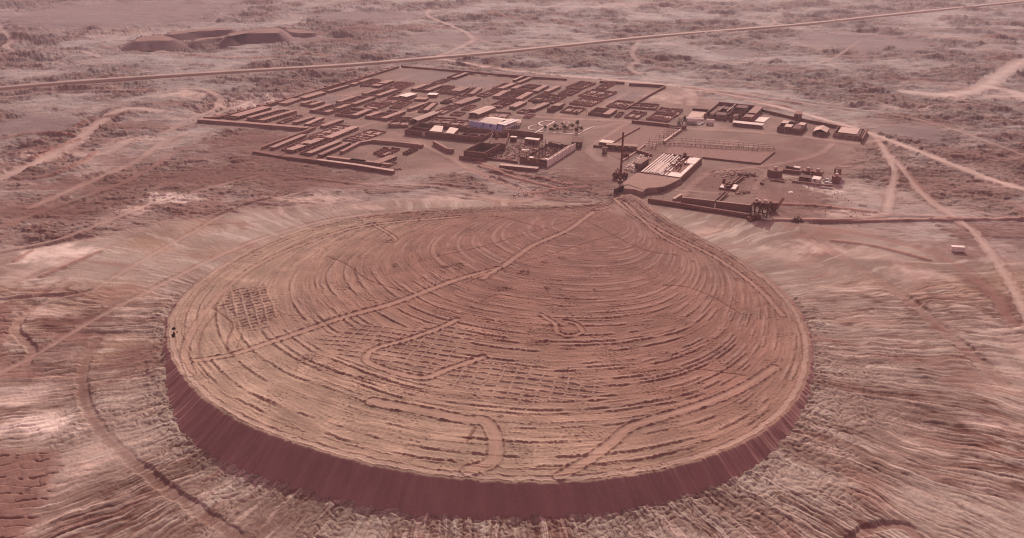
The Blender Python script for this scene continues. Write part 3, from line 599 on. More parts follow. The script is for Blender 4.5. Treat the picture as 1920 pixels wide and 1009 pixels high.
# ================================================================== things
def tag(o, label, cat, group=None):
    o['label'] = label; o['category'] = cat
    if group: o['group'] = group
    return o
def thing(name, label, cat, loc, rotz=0.0, group=None):
    o = bpy.data.objects.new(name, None); scene.collection.objects.link(o)
    o.empty_display_size = 2.0
    o.location = loc; o.rotation_euler = (0, 0, rotz); return tag(o, label, cat, group)
class MB:
    """collects simple solids and links them as ONE mesh"""
    def __init__(s): s.v = []; s.f = []
    def add(s, v, f):
        b = len(s.v); s.v += [tuple(p) for p in v]; s.f += [tuple(i + b for i in q) for q in f]
    def box(s, x0, y0, z0, x1, y1, z1):
        s.add([(x0,y0,z0),(x1,y0,z0),(x1,y1,z0),(x0,y1,z0),(x0,y0,z1),(x1,y0,z1),(x1,y1,z1),(x0,y1,z1)],
              [(3,2,1,0),(4,5,6,7),(0,1,5,4),(1,2,6,5),(2,3,7,6),(3,0,4,7)])
    def hexa(s, a, b):               # a,b: lower and upper quads (ccw from above)
        s.add(list(a) + list(b), [(3,2,1,0),(4,5,6,7),(0,1,5,4),(1,2,6,5),(2,3,7,6),(3,0,4,7)])
    def bar(s, p, q, w, h=None):      # beam between two points
        p = Vector(p); q = Vector(q); h = h or w; d = (q - p).normalized()
        up = Vector((0, 0, 1)) if abs(d.z) < .95 else Vector((1, 0, 0)); a = d.cross(up).normalized() * (w / 2); b = a.cross(d).normalized() * (h / 2)
        s.hexa([p - a - b, p + a - b, q + a - b, q - a - b], [p - a + b, p + a + b, q + a + b, q - a + b])
    def cyl(s, c, r0, r1, z0, z1, n=16, ox=0, oy=0):
        v = [(c[0] + r0 * math.cos(2 * math.pi * i / n), c[1] + r0 * math.sin(2 * math.pi * i / n), z0) for i in range(n)]
        v += [(c[0] + ox + r1 * math.cos(2 * math.pi * i / n), c[1] + oy + r1 * math.sin(2 * math.pi * i / n), z1) for i in range(n)]
        s.add(v, [(i, (i + 1) % n, n + (i + 1) % n, n + i) for i in range(n)] + [tuple(range(n - 1, -1, -1)), tuple(range(n, 2 * n))])
    def tube(s, p, q, r, n=12):       # lying drum
        p = Vector(p); q = Vector(q); d = (q - p).normalized(); a = d.cross(Vector((0, 0, 1))).normalized(); b = a.cross(d)
        v = [p + (a * math.cos(t) + b * math.sin(t)) * r for t in [2 * math.pi * i / n for i in range(n)]]
        v += [q + (a * math.cos(t) + b * math.sin(t)) * r for t in [2 * math.pi * i / n for i in range(n)]]
        s.add(v, [(i, n + i, n + (i + 1) % n, (i + 1) % n) for i in range(n)] + [tuple(range(n)), tuple(range(2 * n - 1, n - 1, -1))])
    def prism(s, pts, z0, z1, inset=0.0):
        n = len(pts); c = (sum(p[0] for p in pts) / n, sum(p[1] for p in pts) / n)
        t = [(p[0] + (c[0] - p[0]) * inset, p[1] + (c[1] - p[1]) * inset, z1) for p in pts]
        s.add([(p[0], p[1], z0) for p in pts] + t, [(i, (i + 1) % n, n + (i + 1) % n, n + i) for i in range(n)] + [tuple(range(n - 1, -1, -1)), tuple(range(n, 2 * n))])
    def wall(s, x0, y0, x1, y1, h, th=0.45, jag=0.0, gaps=(), step=1.6, z0=0.0, sill=0.0):
        """wall along a line, uneven broken top, openings given as (from, to) metres"""
        L = math.hypot(x1 - x0, y1 - y0)
        if L < 0.05: return
        ux, uy = (x1 - x0) / L, (y1 - y0) / L; nx, ny = -uy * th / 2, ux * th / 2
        cuts = {0.0, L}; k = step
        while jag and k < L - 0.4: cuts.add(k); k += step * random.uniform(.7, 1.4)
        for a, b in gaps: cuts.add(max(0, a)); cuts.add(min(L, b))
        cuts = sorted(cuts); hs = [h * (1 - jag * random.random() ** 1.6) for _ in cuts]
        for i, (a, b) in enumerate(zip(cuts[:-1], cuts[1:])):
            if b - a < 0.02: continue
            mid = (a + b) / 2; ha, hb = hs[i], hs[i + 1]
            if any(g[0] <= mid <= g[1] for g in gaps):
                ha = hb = max(sill, .14)
            P = [(x0 + ux * a - nx, y0 + uy * a - ny), (x0 + ux * b - nx, y0 + uy * b - ny), (x0 + ux * b + nx, y0 + uy * b + ny), (x0 + ux * a + nx, y0 + uy * a + ny)]
            s.hexa([(p[0], p[1], z0) for p in P], [(P[0][0], P[0][1], z0 + ha), (P[1][0], P[1][1], z0 + hb), (P[2][0], P[2][1], z0 + hb), (P[3][0], P[3][1], z0 + ha)])
    def build(s, name, mat, parent=None, smooth=False):
        me = bpy.data.meshes.new(name); me.from_pydata(s.v, [], s.f); me.update()
        if smooth: me.polygons.foreach_set('use_smooth', [True] * len(me.polygons))
        o = bpy.data.objects.new(name, me); scene.collection.objects.link(o); me.materials.append(mat)
        if parent: o.parent = parent
        return o

def mat(name, rgb, var=0.25, sc=0.5, rough=0.9, stain=None, bump=0.3):
    m = bpy.data.materials.new(name); m.use_nodes = True; n = m.node_tree.nodes; l = m.node_tree.links
    p = n['Principled BSDF']; p.inputs['Roughness'].default_value = rough; p.inputs['Specular IOR Level'].default_value = 0.15
    tc = n.new('ShaderNodeTexCoord'); oi = n.new('ShaderNodeObjectInfo')
    a = n.new('ShaderNodeTexNoise'); a.inputs['Scale'].default_value = sc; a.inputs['Detail'].default_value = 7; a.inputs['Roughness'].default_value = .7
    va = n.new('ShaderNodeVectorMath'); va.operation = 'ADD'; l.new(tc.outputs['Object'], va.inputs[0]); l.new(oi.outputs['Location'], va.inputs[1]); l.new(va.outputs[0], a.inputs['Vector'])
    r = n.new('ShaderNodeValToRGB'); e = r.color_ramp.elements
    lo = [c * (1 - var) for c in rgb] if stain is None else stain
    e[0].position = .32; e[0].color = (*lo, 1); e[1].position = .68; e[1].color = (*[min(1, c * (1 + var * .6)) for c in rgb], 1)
    l.new(a.outputs['Fac'], r.inputs['Fac']); 
    mr = n.new('ShaderNodeMapRange'); mr.inputs['To Min'].default_value = 0.86; mr.inputs['To Max'].default_value = 1.12; l.new(oi.outputs['Random'], mr.inputs['Value'])
    vm = n.new('ShaderNodeVectorMath'); vm.operation = 'SCALE'; l.new(r.outputs[0], vm.inputs[0]); l.new(mr.outputs[0], vm.inputs['Scale']); l.new(vm.outputs[0], p.inputs['Base Color'])
    b = n.new('ShaderNodeBump'); b.inputs['Strength'].default_value = bump; b.inputs['Distance'].default_value = .15; l.new(a.outputs['Fac'], b.inputs['Height']); l.new(b.outputs[0], p.inputs['Normal'])
    return m
M = dict(
 adobe=mat('adobe_wall', (.28, .165, .132)), red=mat('red_adobe', (.215, .112, .090)), roof=mat('mud_roof', (.31, .20, .165), .18),
 pale=mat('pale_roof', (.50, .38, .32), .2, .4), mud=mat('bleached_mud_roof', (.36, .245, .205), .18, .4), white=mat('whitewash', (.80, .74, .66), .12, .5, stain=(.56, .46, .40)), cream=mat('cream_sheet', (.62, .54, .46), .12, .3),
 blue=mat('blue_paint', (.36, .38, .56), .15, .6, .7), rust=mat('rusted_steel', (.17, .065, .048), .35, 1.2, .8), drk=mat('dark_timber', (.13, .062, .05), .3, 1.0),
 earth=mat('dug_earth', (.265, .17, .136), .2, .3), darkearth=mat('dark_fill', (.185, .105, .086), .2, .3), rub=mat('rubble_stone', (.33, .20, .17), .4, .8),
 leaf=mat('dusty_leaves', (.165, .118, .075), .35, 2.0), bark=mat('bark', (.12, .075, .055)), steel=mat('grey_paint', (.45, .40, .38), .2, .8, .6), dark=mat('opening_shade_and_rock', (.05, .03, .027)))  # near-black: painted shade of window openings, also the boulders' own colour

G_ROWS = 'row houses of the ruined town'; G_WALLS = 'adobe walls around the town'
def frame(L, C, E):
    """corner C, run towards E, width towards L: world position, heading, length, width"""
    l, c, e = G(*L), G(*C), G(*E); d = e - c; ln = d.length; rz = math.atan2(d.y, d.x)
    n = Vector((-d.y, d.x, 0)).normalized(); wd = (l - c).dot(n)
    return c, rz, ln, max(3.2, wd)
def crop(ox, oy, sc, *p): return [(ox + a / sc, oy + b / sc) for a, b in p]

def each(name, mt, parent, bars, rest=None):
    """every post a part of its own; they share no mesh because each leans its own way"""
    for b in bars[:95]:
        m = MB(); m.bar(*b); m.build(name, mt, parent)
    if len(bars) > 95:
        m = MB()
        for b in bars[95:]: m.bar(*b)
        m.build(name, mt, parent)['kind'] = 'stuff'
def door_gaps(L, pitch=4.2, wd=1.1):
    g = []; k = random.uniform(1.2, 2.4)
    while k < L - 1.6: g.append((k, k + wd)); k += pitch * random.uniform(.8, 1.2)
    return g
def flat_row(t, x0, y0, ln, wd, h, roofm, wallm, name='roof', sag=0.25):
    m = MB(); th = .4
    m.wall(x0, y0 + th / 2, x0 + ln, y0 + th / 2, h, th, .06, door_gaps(ln), 3.0, sill=0.35)
    m.wall(x0, y0 + wd - th / 2, x0 + ln, y0 + wd - th / 2, h * .9, th, .06, door_gaps(ln), 3.0, sill=.9)
    m.wall(x0 + th / 2, y0 + th, x0 + th / 2, y0 + wd - th, h, th, .05); m.wall(x0 + ln - th / 2, y0 + th, x0 + ln - th / 2, y0 + wd - th, h, th, .05)
    k = x0 + 4.5
    while k < x0 + ln - 2: m.wall(k, y0 + th, k, y0 + wd - th, h * .85, .3); k += 4.6
    m.build('wall', wallm, t)
    # roof in uneven bays, some of them fallen in
    r = MB(); k = x0 - .25; end = x0 + ln + .25
    while k < end - .3:
        b = min(end, k + random.uniform(3.5, 9)); dz = random.uniform(-sag, .05) * .5
        if random.random() > .07:
            z0, z1 = h + .02 + dz, h + .22 + dz; s0 = -.12
            P = [(k, y0 - .25), (b - .04, y0 - .25), (b - .04, y0 + wd + .25), (k, y0 + wd + .25)]; s1 = [0, 0, s0 * 2, s0 * 2]
            r.hexa([(p[0], p[1], z0 + q) for p, q in zip(P, s1)], [(p[0], p[1], z1 + q) for p, q in zip(P, s1)])
        k = b
    if r.v: r.build(name, roofm, t)
def cells(t, x0, y0, ln, wd, h, m_, name='ruined_wall', jag=.6, pitch=4.4, cols=2, outer=True, keep=.8):
    m = MB()
    if outer:
        m.wall(x0, y0 + .2, x0 + ln, y0 + .2, h, .42, jag * .8, [g for g in door_gaps(ln) if random.random() < .8]); m.wall(x0, y0 + wd - .2, x0 + ln, y0 + wd - .2, h, .42, jag * .8, [g for g in door_gaps(ln) if random.random() < .5])
        m.wall(x0 + .2, y0 + .42, x0 + .2, y0 + wd - .42, h, .42, jag * .5); m.wall(x0 + ln - .2, y0 + .42, x0 + ln - .2, y0 + wd - .42, h, .42, jag * .5)
    k = x0 + pitch
    while k < x0 + ln - 1.5:
        if random.random() < keep: m.wall(k, y0 + .45, k, y0 + wd - .45, h * random.uniform(.6, 1), .36, jag)
        k += pitch * random.uniform(.85, 1.2)
    for c in range(1, cols):
        yy = y0 + wd * c / cols; m.wall(x0 + .5, yy, x0 + ln - .5, yy, h * .85, .3, min(.95, jag * 1.2), [g for g in door_gaps(ln) if random.random() < .6])
    if m.v: m.build(name, m_, t)
    if name == 'ruined_wall': f = MB(); f.box(x0 + .45, y0 + .45, -.2, x0 + ln - .45, y0 + wd - .45, .07); f.build('floor', M['mud'], t)
def heaps(t, x0, y0, ln, wd, n, name='rubble', hi=.8):
    m = MB()
    for _ in range(n):
        x, y = x0 + random.uniform(.6, ln - .6), y0 + random.uniform(.6, max(.7, wd - .6)); s = random.uniform(.25, 1.0); z = random.uniform(.2, hi); a = random.uniform(0, 3.1)
        c_, s_ = math.cos(a) * s, math.sin(a) * s; f = random.uniform(.3, .7)
        m.hexa([(x - c_, y - s_, 0), (x + s_, y - c_, 0), (x + c_, y + s_, 0), (x - s_, y + c_, 0)], [(x - c_ * f, y - s_ * f, z), (x + s_ * f, y - c_ * f, z * .8), (x + c_ * f, y + s_ * f, z * .9), (x - s_ * f, y + c_ * f, z)])
    o = m.build(name, M['rub'], t); o['kind'] = 'stuff'
def row(where, pts, kind='roof', h=2.9, roofm='roof', wallm='adobe'):
    h *= 0.76
    c, rz, ln, wd = frame(*pts)
    nm = {'roof': 'row_house', 'ruin': 'ruined_row_house', 'block': 'house_block', 'comb': 'row_house', 'yard': 'ruined_yard'}[kind]
    what = {'roof': 'flat roofed row house', 'ruin': 'roofless ruined row', 'block': 'block of adobe rows', 'comb': 'row house with yards', 'yard': 'broken roofless yards'}[kind]
    size = 'long ' if ln > 75 else 'short ' if ln < 38 else ''
    t = thing(nm, (size + what + ' ' + where).strip(), 'row house' if kind != 'yard' else 'ruin', c, rz, G_ROWS)
    wm = M[wallm]; rm = M['mud' if roofm == 'pale' else roofm]
    if kind == 'roof':
        flat_row(t, 0, 0, ln, wd, h, rm, wm)
        if ln > 40: cells(t, 1.5, wd + .2, ln - 5, 4.6, h * .62, wm, 'yard_wall', .5, 4.4, 1)
    elif kind == 'ruin': cells(t, 0, 0, ln, wd, h, wm, cols=2 if wd > 7 else 1, jag=.55); heaps(t, 0, 0, ln, wd, int(ln * wd / 16))
    elif kind == 'yard': cells(t, 0, 0, ln, wd, h * .85, wm, cols=max(2, int(wd / 7)), jag=.8, keep=.6, pitch=5.5); heaps(t, 0, 0, ln, wd, int(ln * wd / 9))
    elif kind == 'comb':
        w1 = min(5.5, wd * .45); flat_row(t, 0, 0, ln, w1, h, rm, wm)
        cells(t, 0, w1 + .1, ln, wd - w1 - .1, h * .95, wm, 'yard_wall', .35, 4.4, 1)
    elif kind == 'block':
        w1 = min(5.5, wd * .33); flat_row(t, 0, 0, ln, w1, h, rm, wm)
        cells(t, 0, w1 + .1, ln, wd - 2 * w1 - .2, h * .95, wm, 'yard_wall', .4, 4.4, 2 if wd > 16 else 1)
        flat_row(t, random.uniform(0, 3), wd - w1, ln - random.uniform(4, 12), w1, h, rm, wm); heaps(t, 0, w1, ln, wd - 2 * w1, int(ln * wd / 40))
    return t
def wall_thing(label, pts, h, th, m_='adobe', jag=.08, comb=0, comb_len=5.0, name='boundary_wall', cap=None, group=G_WALLS, gaps=()):
    P = [G(*p) for p in pts]; c = P[0]; t = thing(name, label, 'wall', c, 0, group); m = MB(); y = MB(); cp = MB()
    for a, b in zip(P[:-1], P[1:]):
        a = a - c; b = b - c; m.wall(a.x, a.y, b.x, b.y, h, th, jag, gaps, 5)
        d = (b - a); L = d.length; d.normalize(); n = Vector((-d.y, d.x, 0))
        if cap: cp.wall(a.x, a.y, b.x, b.y, .12, th + .3, 0, gaps, z0=h + .01)
        if comb:
            k = comb * .5
            while k < L - 1:
                p = a + d * k + n * (th / 2 + .05); q = p + n * comb_len * random.uniform(.8, 1.1); y.wall(p.x, p.y, q.x, q.y, h * .8, .4, .35)
                w2 = d * comb * random.uniform(.42, .6); e = n * comb_len * .75; hh = h * random.uniform(.62, .9)
                bx = [p, p + w2, p + w2 + e, p + e]; y.hexa([(v.x, v.y, 0) for v in bx], [(v.x, v.y, hh) for v in bx]); k += comb * random.uniform(.9, 1.1)
    if comb or cap:
        m.build('wall', M[m_], t)
        if y.v: y.build('yard_wall', M[m_], t)
        if cap: cp.build('coping', M[cap], t)
    else:
        m.build('wall', M[m_], t)
    return t

A = lambda *p: crop(370, 160, 9.6, *p)
B = lambda *p: crop(470, 220, 9.6, *p)
C_ = lambda *p: crop(560, 110, 9.6, *p)
D_ = lambda *p: crop(560, 180, 9.6, *p)
E_ = lambda *p: crop(640, 240, 9.6, *p)
F_ = lambda *p: crop(740, 110, 9.6, *p)
G_ = lambda *p: crop(740, 180, 9.6, *p)
H_ = lambda *p: crop(860, 220, 8.0, *p)
I_ = lambda *p: crop(900, 130, 9.6, *p)
J_ = lambda *p: crop(1080, 130, 9.6, *p)
K_ = lambda *p: crop(1100, 220, 9.6, *p)
L_ = lambda *p: crop(1270, 190, 10.667, *p)
N_ = lambda *p: crop(1430, 190, 8.727, *p)
O_ = lambda *p: crop(1320, 300, 6.857, *p)
Q_ = lambda *p: crop(1140, 270, 8.41, *p)

# ---- boundary walls
wall_thing('thick front boundary wall of the far left quarter running to its sharp left corner', A((30,655),(1000,730),(1920,805)) + B((1040,228)), 2.2, 4.2, jag=.03, cap='roof')
wall_thing('very long left boundary wall with a comb of small sheds outside it', A((110,612),(370,610)) + A((1440,330),(1920,182)) + C_((870,440),(1310,318),(1800,165)), 1.9, 1.6, 'red', .1, comb=11, comb_len=7)
wall_thing('far boundary wall with evenly spaced sheds behind, under the dirt road', F_((130,150),(250,172),(1190,247),(1920,312)) + I_((1000,168),(1560,205)), 2.2, 2.6, 'red', .1, comb=16, comb_len=6)
wall_thing('crumbling far wall near the road bend with a squat tower at its end', J_((430,240),(640,252),(870,266)), 2.3, 3.5, 'red', .35)
wall_thing('clean far right boundary wall beside the road bend', J_((955,292),(1300,308),(1595,328)), 2.4, 2.0, 'red', .05)
wall_thing('straight cross wall running from the road bend down to the ruins', J_((1605,330),(1330,480),(1180,570),(925,716)), 2.0, 1.3, 'red', .12)
wall_thing('left wall of the front quarter rising from its near corner', B((205,580),(700,395),(1165,215)), 2.2, 1.5, 'adobe', .1)
wall_thing('ribbed front wall of the front quarter, pitted and broken along its top', B((70,655),(560,735),(980,790),(1215,812)), 2.3, 3.8, 'red', .28)
wall_thing('pale topped front wall of the front quarter right of the gate', B((1215,812),(1920,905)) + E_((950,822)), 2.0, 2.6, 'red', .04, cap='pale')
wall_thing('low inner wall behind the pale topped front wall', B((1380,745),(1800,796)) + E_((640,662)), 1.6, 2.6, 'adobe', .1, cap='roof', gaps=((30, 33),))
wall_thing('back wall of the walled square in the front quarter', E_((560,262),(1000,298),(1470,355)), 2.2, 2.2, 'adobe', .05, cap='roof')
wall_thing('left wall of the walled square in the front quarter', E_((0,470),(330,300),(560,262)), 1.9, 2.6, 'adobe', .06, cap='roof')
wall_thing('short thick wall standing alone beside the dirt road', E_((1665,298),(1920,442)) + [(851,287)], 2.8, 1.8, 'adobe', .04, cap='roof')
wall_thing('dark wall above the fenced dark plot behind the chimney', K_((815,100),(1200,140),(1790,205)), 2.3, 2.0, 'red', .06)
wall_thing('long dark wall running right from the hospital beside the road', N_((0,172),(500,292),(900,372),(1250,442),(1690,525)), 2.2, 1.6, 'red', .1)
wall_thing('short dark wall left of the hospital yard', L_((300,182),(620,205)), 1.9, 1.4, 'drk', .05)

# ---- the far left quarter
row('nearest the left corner of the town', A((540,605),(690,632),(1340,440)), 'roof')
row('second from the left corner of the town', A((815,640),(1195,682),(1795,505)), 'block')
row('beside the thick front boundary wall, mid way along it', A((1430,690),(1530,702),(1750,622)), 'ruin', 2.2)
row('with a pale roof end near the thick front wall', B((745,125),(830,136),(1165,35)), 'roof', 2.6)
row('before the crossroads, left of a tiny pale one', B((955,155),(1050,162),(1330,45)), 'roof', 2.4, 'pale')
row('tiny and pale, tucked between two roofed rows', B((1100,162),(1180,172),(1345,105)), 'ruin', 1.8)
row('last at the right end of the thick front wall', B((1240,187),(1345,200),(1680,85)), 'roof', 2.6)
row('first along the left boundary wall', A((1480,350),(1620,368),(1862,285)), 'roof', 2.6)
row('second along the left boundary wall', C_((25,735),(140,747),(500,642)), 'roof', 2.6)
row('third along the left boundary wall', C_((460,592),(570,617),(935,512)), 'comb', 2.6)
row('fourth along the left boundary wall', C_((885,467),(1010,497),(1310,397)), 'comb', 2.6)
row('left of the open square near the left boundary wall', D_((0,172),(260,207),(478,142)), 'block')
row('facing the crossroads from the left', D_((195,292),(550,337),(942,202)), 'block')
row('roofed only at its near edge, by the crossroads', D_((680,345),(1055,399),(1337,285)), 'comb')
row('nearest the crossroads on its right side', D_((1155,412),(1588,452),(1928,325)), 'block')
row('behind the crossroads block, its left half open', D_((690,130),(1042,187),(1392,62)), 'block')
row('with collapsed back beside a low pale wall', D_((1150,198),(1492,227),(1642,172)), 'yard')
row('in front of the far left open square', C_((1120,492),(1300,507),(1482,402)), 'ruin')
row('with a red edge facing the far left square', C_((1310,517),(1450,527),(1725,427)), 'roof', 2.6, 'roof', 'red')
row('dark and square at the corner of the far left square', C_((1550,532),(1850,572),(2090,458)), 'yard', 2.9)
row('third back from the crossroads on the long street', C_((1135,662),(1472,707),(1802,592)), 'block')
row('left of the bright white roof', C_((1590,722),(1800,732),(1990,640)), 'comb', 2.6)
wall_thing('low pale stub wall lying across the yard near the crossroads', D_((1235,230),(1430,258)), 1.6, 2.0, 'adobe', .05, cap='pale')
# ---- the front quarter
row('along the left wall of the front quarter', B((345,577),(440,588),(1010,352)), 'roof', 2.3, 'pale')
row('worn to stubs behind the pitted front wall', B((560,592),(690,612),(1190,397)), 'ruin', 2.0)
row('straight, in the middle of the front quarter', B((680,612),(772,647),(1332,442)), 'roof', 2.9, 'pale')
row('half pale roof, open rooms on its right', B((905,652),(1100,692),(1640,472)), 'comb', 2.5, 'pale')
row('last before the walled square in the front quarter', B((1215,712),(1292,727),(1812,502)), 'roof', 2.8, 'roof', 'red')
row('spread wide behind the front quarter', D_((170,747),(480,772),(990,562)), 'yard', 1.9)
row('with a narrow pale roof facing the wide red ruins', D_((485,782),(602,807),(1085,602)), 'roof', 2.8, 'pale')
row('in a wide red field beside the walled square', D_((720,827),(1090,847),(1582,657)), 'yard', 1.9, 'roof', 'red')
row('hunched and crumbling at the right of the crossroads', G_((-110,552),(240,568),(335,425)), 'yard', 4.0)
row('narrow, inside the walled square', E_((590,470),(650,480),(850,380)), 'ruin', 2.2, 'roof', 'red')
row('middle one of three in the walled square', E_((640,510),(790,525),(1060,400)), 'ruin', 2.2, 'roof', 'red')
row('long dark one along the right of the walled square', E_((590,650),(690,690),(1005,560)), 'roof', 2.6, 'earth', 'red')
row('right in the walled square by the road fork', E_((1060,490),(1200,485),(1380,405)), 'ruin', 2.6, 'roof', 'red')
row('stripped to pale slabs at the front right corner', E_((730,715),(800,735),(1005,640)), 'ruin', 1.6, 'pale', 'adobe')
row('smallest pale remnant beside the front wall end', E_((860,745),(930,760),(1090,752)), 'ruin', .9, 'pale', 'rub')
# ---- the middle of the town
row('in front of the far middle square', F_((275,582),(622,612),(882,512)), 'block', 2.7, 'roof', 'red')
row('low and eroded on the divide of the two far squares', F_((625,472),(790,474),(1002,397)), 'ruin', 2.4)
row('against the far wall between the two far squares', F_((955,357),(1097,377),(1342,287)), 'comb', 2.8, 'roof', 'red')
row('left of two behind the bright white roof', F_((750,622),(920,637),(1085,522)), 'ruin')
row('right of two behind the bright white roof', F_((930,642),(1112,657),(1357,557)), 'roof')
row('left one facing the second far square', F_((1225,667),(1420,677),(1582,562)), 'comb')
row('right one facing the second far square', F_((1440,692),(1642,702),(1892,602)), 'yard', 2.8)
row('behind the rough clearing in mid town', F_((1100,832),(1200,862),(1552,742)), 'roof', 2.8, 'roof', 'red')
row('dark low shed of the rough clearing', F_((830,805),(960,822),(1040,770)), 'ruin', 2.2, 'roof', 'drk')
row('small and red roofed beside the bright white roof', F_((350,762),(560,772),(612,735)), 'roof', 2.2, 'roof', 'red')
row('alone on the street left of the grey roofed row', G_((210,272),(292,277),(602,162)), 'roof')
row('in two halves right of the lone street row', G_((425,287),(600,302),(782,152)), 'comb')
row('eroded to rubble in front of the clearing', G_((700,302),(872,342),(1182,202)), 'yard', 2.4)
row('low and jumbled between the two pale roofed sheds', G_((990,352),(1190,367),(1282,312)), 'yard', 2.2)
row('jumbled behind the double roofed shed', G_((600,505),(1000,515),(1120,420)), 'yard', 2.2)
row('collapsed left of the blue hall', G_((1000,500),(1300,560),(1440,470)), 'yard', 2.0)
row('at the corner of the second far square', I_((220,362),(422,387),(657,292)), 'comb')
row('left twin against the far wall', I_((585,227),(640,229),(806,152)), 'roof', 2.6, 'roof', 'red')
row('right twin against the far wall', I_((655,267),(715,277),(936,182)), 'roof', 2.6, 'roof', 'red')
row('in front of the third far square', I_((550,382),(1042,432),(1242,327)), 'block')
row('behind the wide dark ruin, with a clean near row', I_((235,515),(742,577),(957,457)), 'block')
row('wide and dark in mid town', I_((120,692),(380,707),(632,592)), 'yard', 2.9, 'roof', 'red')
row('across the lane from the wide dark ruin', I_((500,717),(650,719),(852,622)), 'roof', 2.7, 'pale')
row('big, around a littered court right of mid town', I_((845,587),(1330,627),(1562,502)), 'yard', 3.0)
row('with a bushy back, facing the plaza', I_((885,752),(980,772),(1257,652)), 'roof', 2.8)
row('tall and boxy at the plaza corner', I_((1190,772),(1330,777),(1502,682)), 'roof', 4.0, 'roof', 'red')
row('overgrown, at the far corner of the plaza', I_((1430,787),(1762,812),(1902,722)), 'yard', 2.6)
row('slim behind the big littered court', I_((1150,432),(1230,442),(1452,342)), 'roof', 2.8)
row('roofless with pale beams near the far wall', I_((1400,462),(1642,482),(1832,382)), 'yard', 3.0)
row('shallow stubs behind the low pale stub wall', D_((1480,130),(1700,150),(1900,60)), 'yard', 2.6)
row('shallow stubs right of the low pale stub wall', D_((1650,215),(1840,237),(1990,150)), 'yard', 2.6)
row('between the bright white roof and the lone street row', F_((-20,862),(130,882),(330,782)), 'yard', 2.6)
row('of thin wall lines in the rough clearing', F_((870,777),(1050,792),(1300,690)), 'yard', 2.2)
row('left of the pale shed behind the blue hall', G_((1200,252),(1330,267),(1480,190)), 'yard', 2.4)
row('directly behind the blue hall', I_((110,872),(470,892),(560,800)), 'yard', 2.4)
row('beside the round dusty tree near the plaza', I_((640,792),(830,807),(930,758)), 'yard', 2.4)
row('tiny, at the far left edge of the plaza', I_((800,862),(900,887),(1000,830)), 'yard', 2.2)
row('small, behind the tall boxy row', I_((1370,672),(1480,682),(1540,640)), 'yard', 2.4)
row('of stubs above the pale roof end', A((1560,642),(1700,642),(1900,560)), 'yard', 2.2)
row('at the far corner of the third square', I_((1680,300),(1800,320),(1930,262)), 'yard', 2.4)
# ---- the right of the town
row('at the far end of the right lane', J_((370,342),(530,372),(707,277)), 'yard', 2.8)
row('against the far wall right of the third square', J_((-90,300),(110,372),(362,265)), 'yard', 2.8)
row('largest beside the right lane', J_((30,492),(500,542),(742,432)), 'yard', 3.0)
row('nearest the plaza beside the right lane', J_((-140,640),(270,677),(482,572)), 'yard', 3.0)
row('scattered with white plaster right of the lane', J_((490,707),(920,722),(1102,622)), 'yard', 3.0)
row('below the end of the cross wall', J_((990,702),(1440,737),(1500,655)), 'yard', 2.8)
row('with an intact front facing the plaza road', J_((205,827),(600,862),(742,762)), 'comb', 2.9, 'roof', 'red')
row('small and shattered on the plaza road', J_((690,867),(790,874),(872,792)), 'yard', 2.4)
row('around a sunken court on the plaza road', J_((850,882),(1110,907),(1277,797)), 'yard', 2.8)
row('last on the plaza road before the dark plots', J_((1240,917),(1650,952),(1832,832)), 'yard', 2.8)
row('sprawling beside the hospital road', J_((1480,745),(1830,850),(1925,745)), 'yard', 2.6)
# ================================================================== special buildings
def gable(m, x0, y0, x1, y1, z, rise, along='x', ov=.4, th=.15):
    if along == 'x':
        c = (y0 + y1) / 2
        for s, e in ((y0 - ov, c), (y1 + ov, c)):
            a = [(x0 - ov, s, z - .1), (x1 + ov, s, z - .1), (x1 + ov, e, z + rise), (x0 - ov, e, z + rise)]
            if s > e: a = [a[3], a[2], a[1], a[0]]
            m.hexa([(p[0], p[1], p[2]) for p in a], [(p[0], p[1], p[2] + th) for p in a])
    else:
        c = (x0 + x1) / 2
        for s, e in ((x0 - ov, c), (x1 + ov, c)):
            a = [(s, y0 - ov, z - .1), (e, y0 - ov, z + rise), (e, y1 + ov, z + rise), (s, y1 + ov, z - .1)]
            if s > e: a = [a[1], a[0], a[3], a[2]]
            m.hexa(a, [(p[0], p[1], p[2] + th) for p in a])
def shed(name, label, cat, pts, h, roofm, wallm, rise=1.2, slope=0.0, group=None, win=True):
    c, rz, ln, wd = frame(*pts); t = thing(name, label, cat, c, rz, group); m = MB(); th = .4
    g = [(k, k + 1.2) for k in np.arange(2, max(2.1, ln - 2), 4.5)] if win else []
    m.wall(0, th / 2, ln, th / 2, h, th, 0, g, sill=1.0); m.wall(0, wd - th / 2, ln, wd - th / 2, h, th, 0, g, sill=1.0)
    g2 = [(k, k + 1.2) for k in np.arange(1.5, max(1.6, wd - 2), 4.0)] if win else []
    m.wall(th / 2, th, th / 2, wd - th, h, th, 0, g2, sill=1.0); m.wall(ln - th / 2, th, ln - th / 2, wd - th, h, th, 0, g2, sill=1.0)
    m.build('wall', M[wallm], t); r = MB()
    if rise > 0: gable(r, 0, 0, ln, wd, h, rise)
    else:
        P = [(-.3, -.3), (ln + .3, -.3), (ln + .3, wd + .3), (-.3, wd + .3)]; q = [0, 0, slope, slope]
        r.hexa([(p[0], p[1], h + .02 + z) for p, z in zip(P, q)], [(p[0], p[1], h + .2 + z) for p, z in zip(P, q)])
    r.build('roof', M[roofm], t); return t
shed('white_roofed_house', 'long house with a gleaming white roof among the mid town rows', 'house', F_((88,727),(215,747),(400,692)), 2.8, 'white', 'adobe', 0, .2)
shed('white_roofed_house', 'small house with a pale pink roof right of the gleaming white one', 'house', F_((600,690),(755,702),(790,672)), 2.4, 'white', 'adobe', 0)
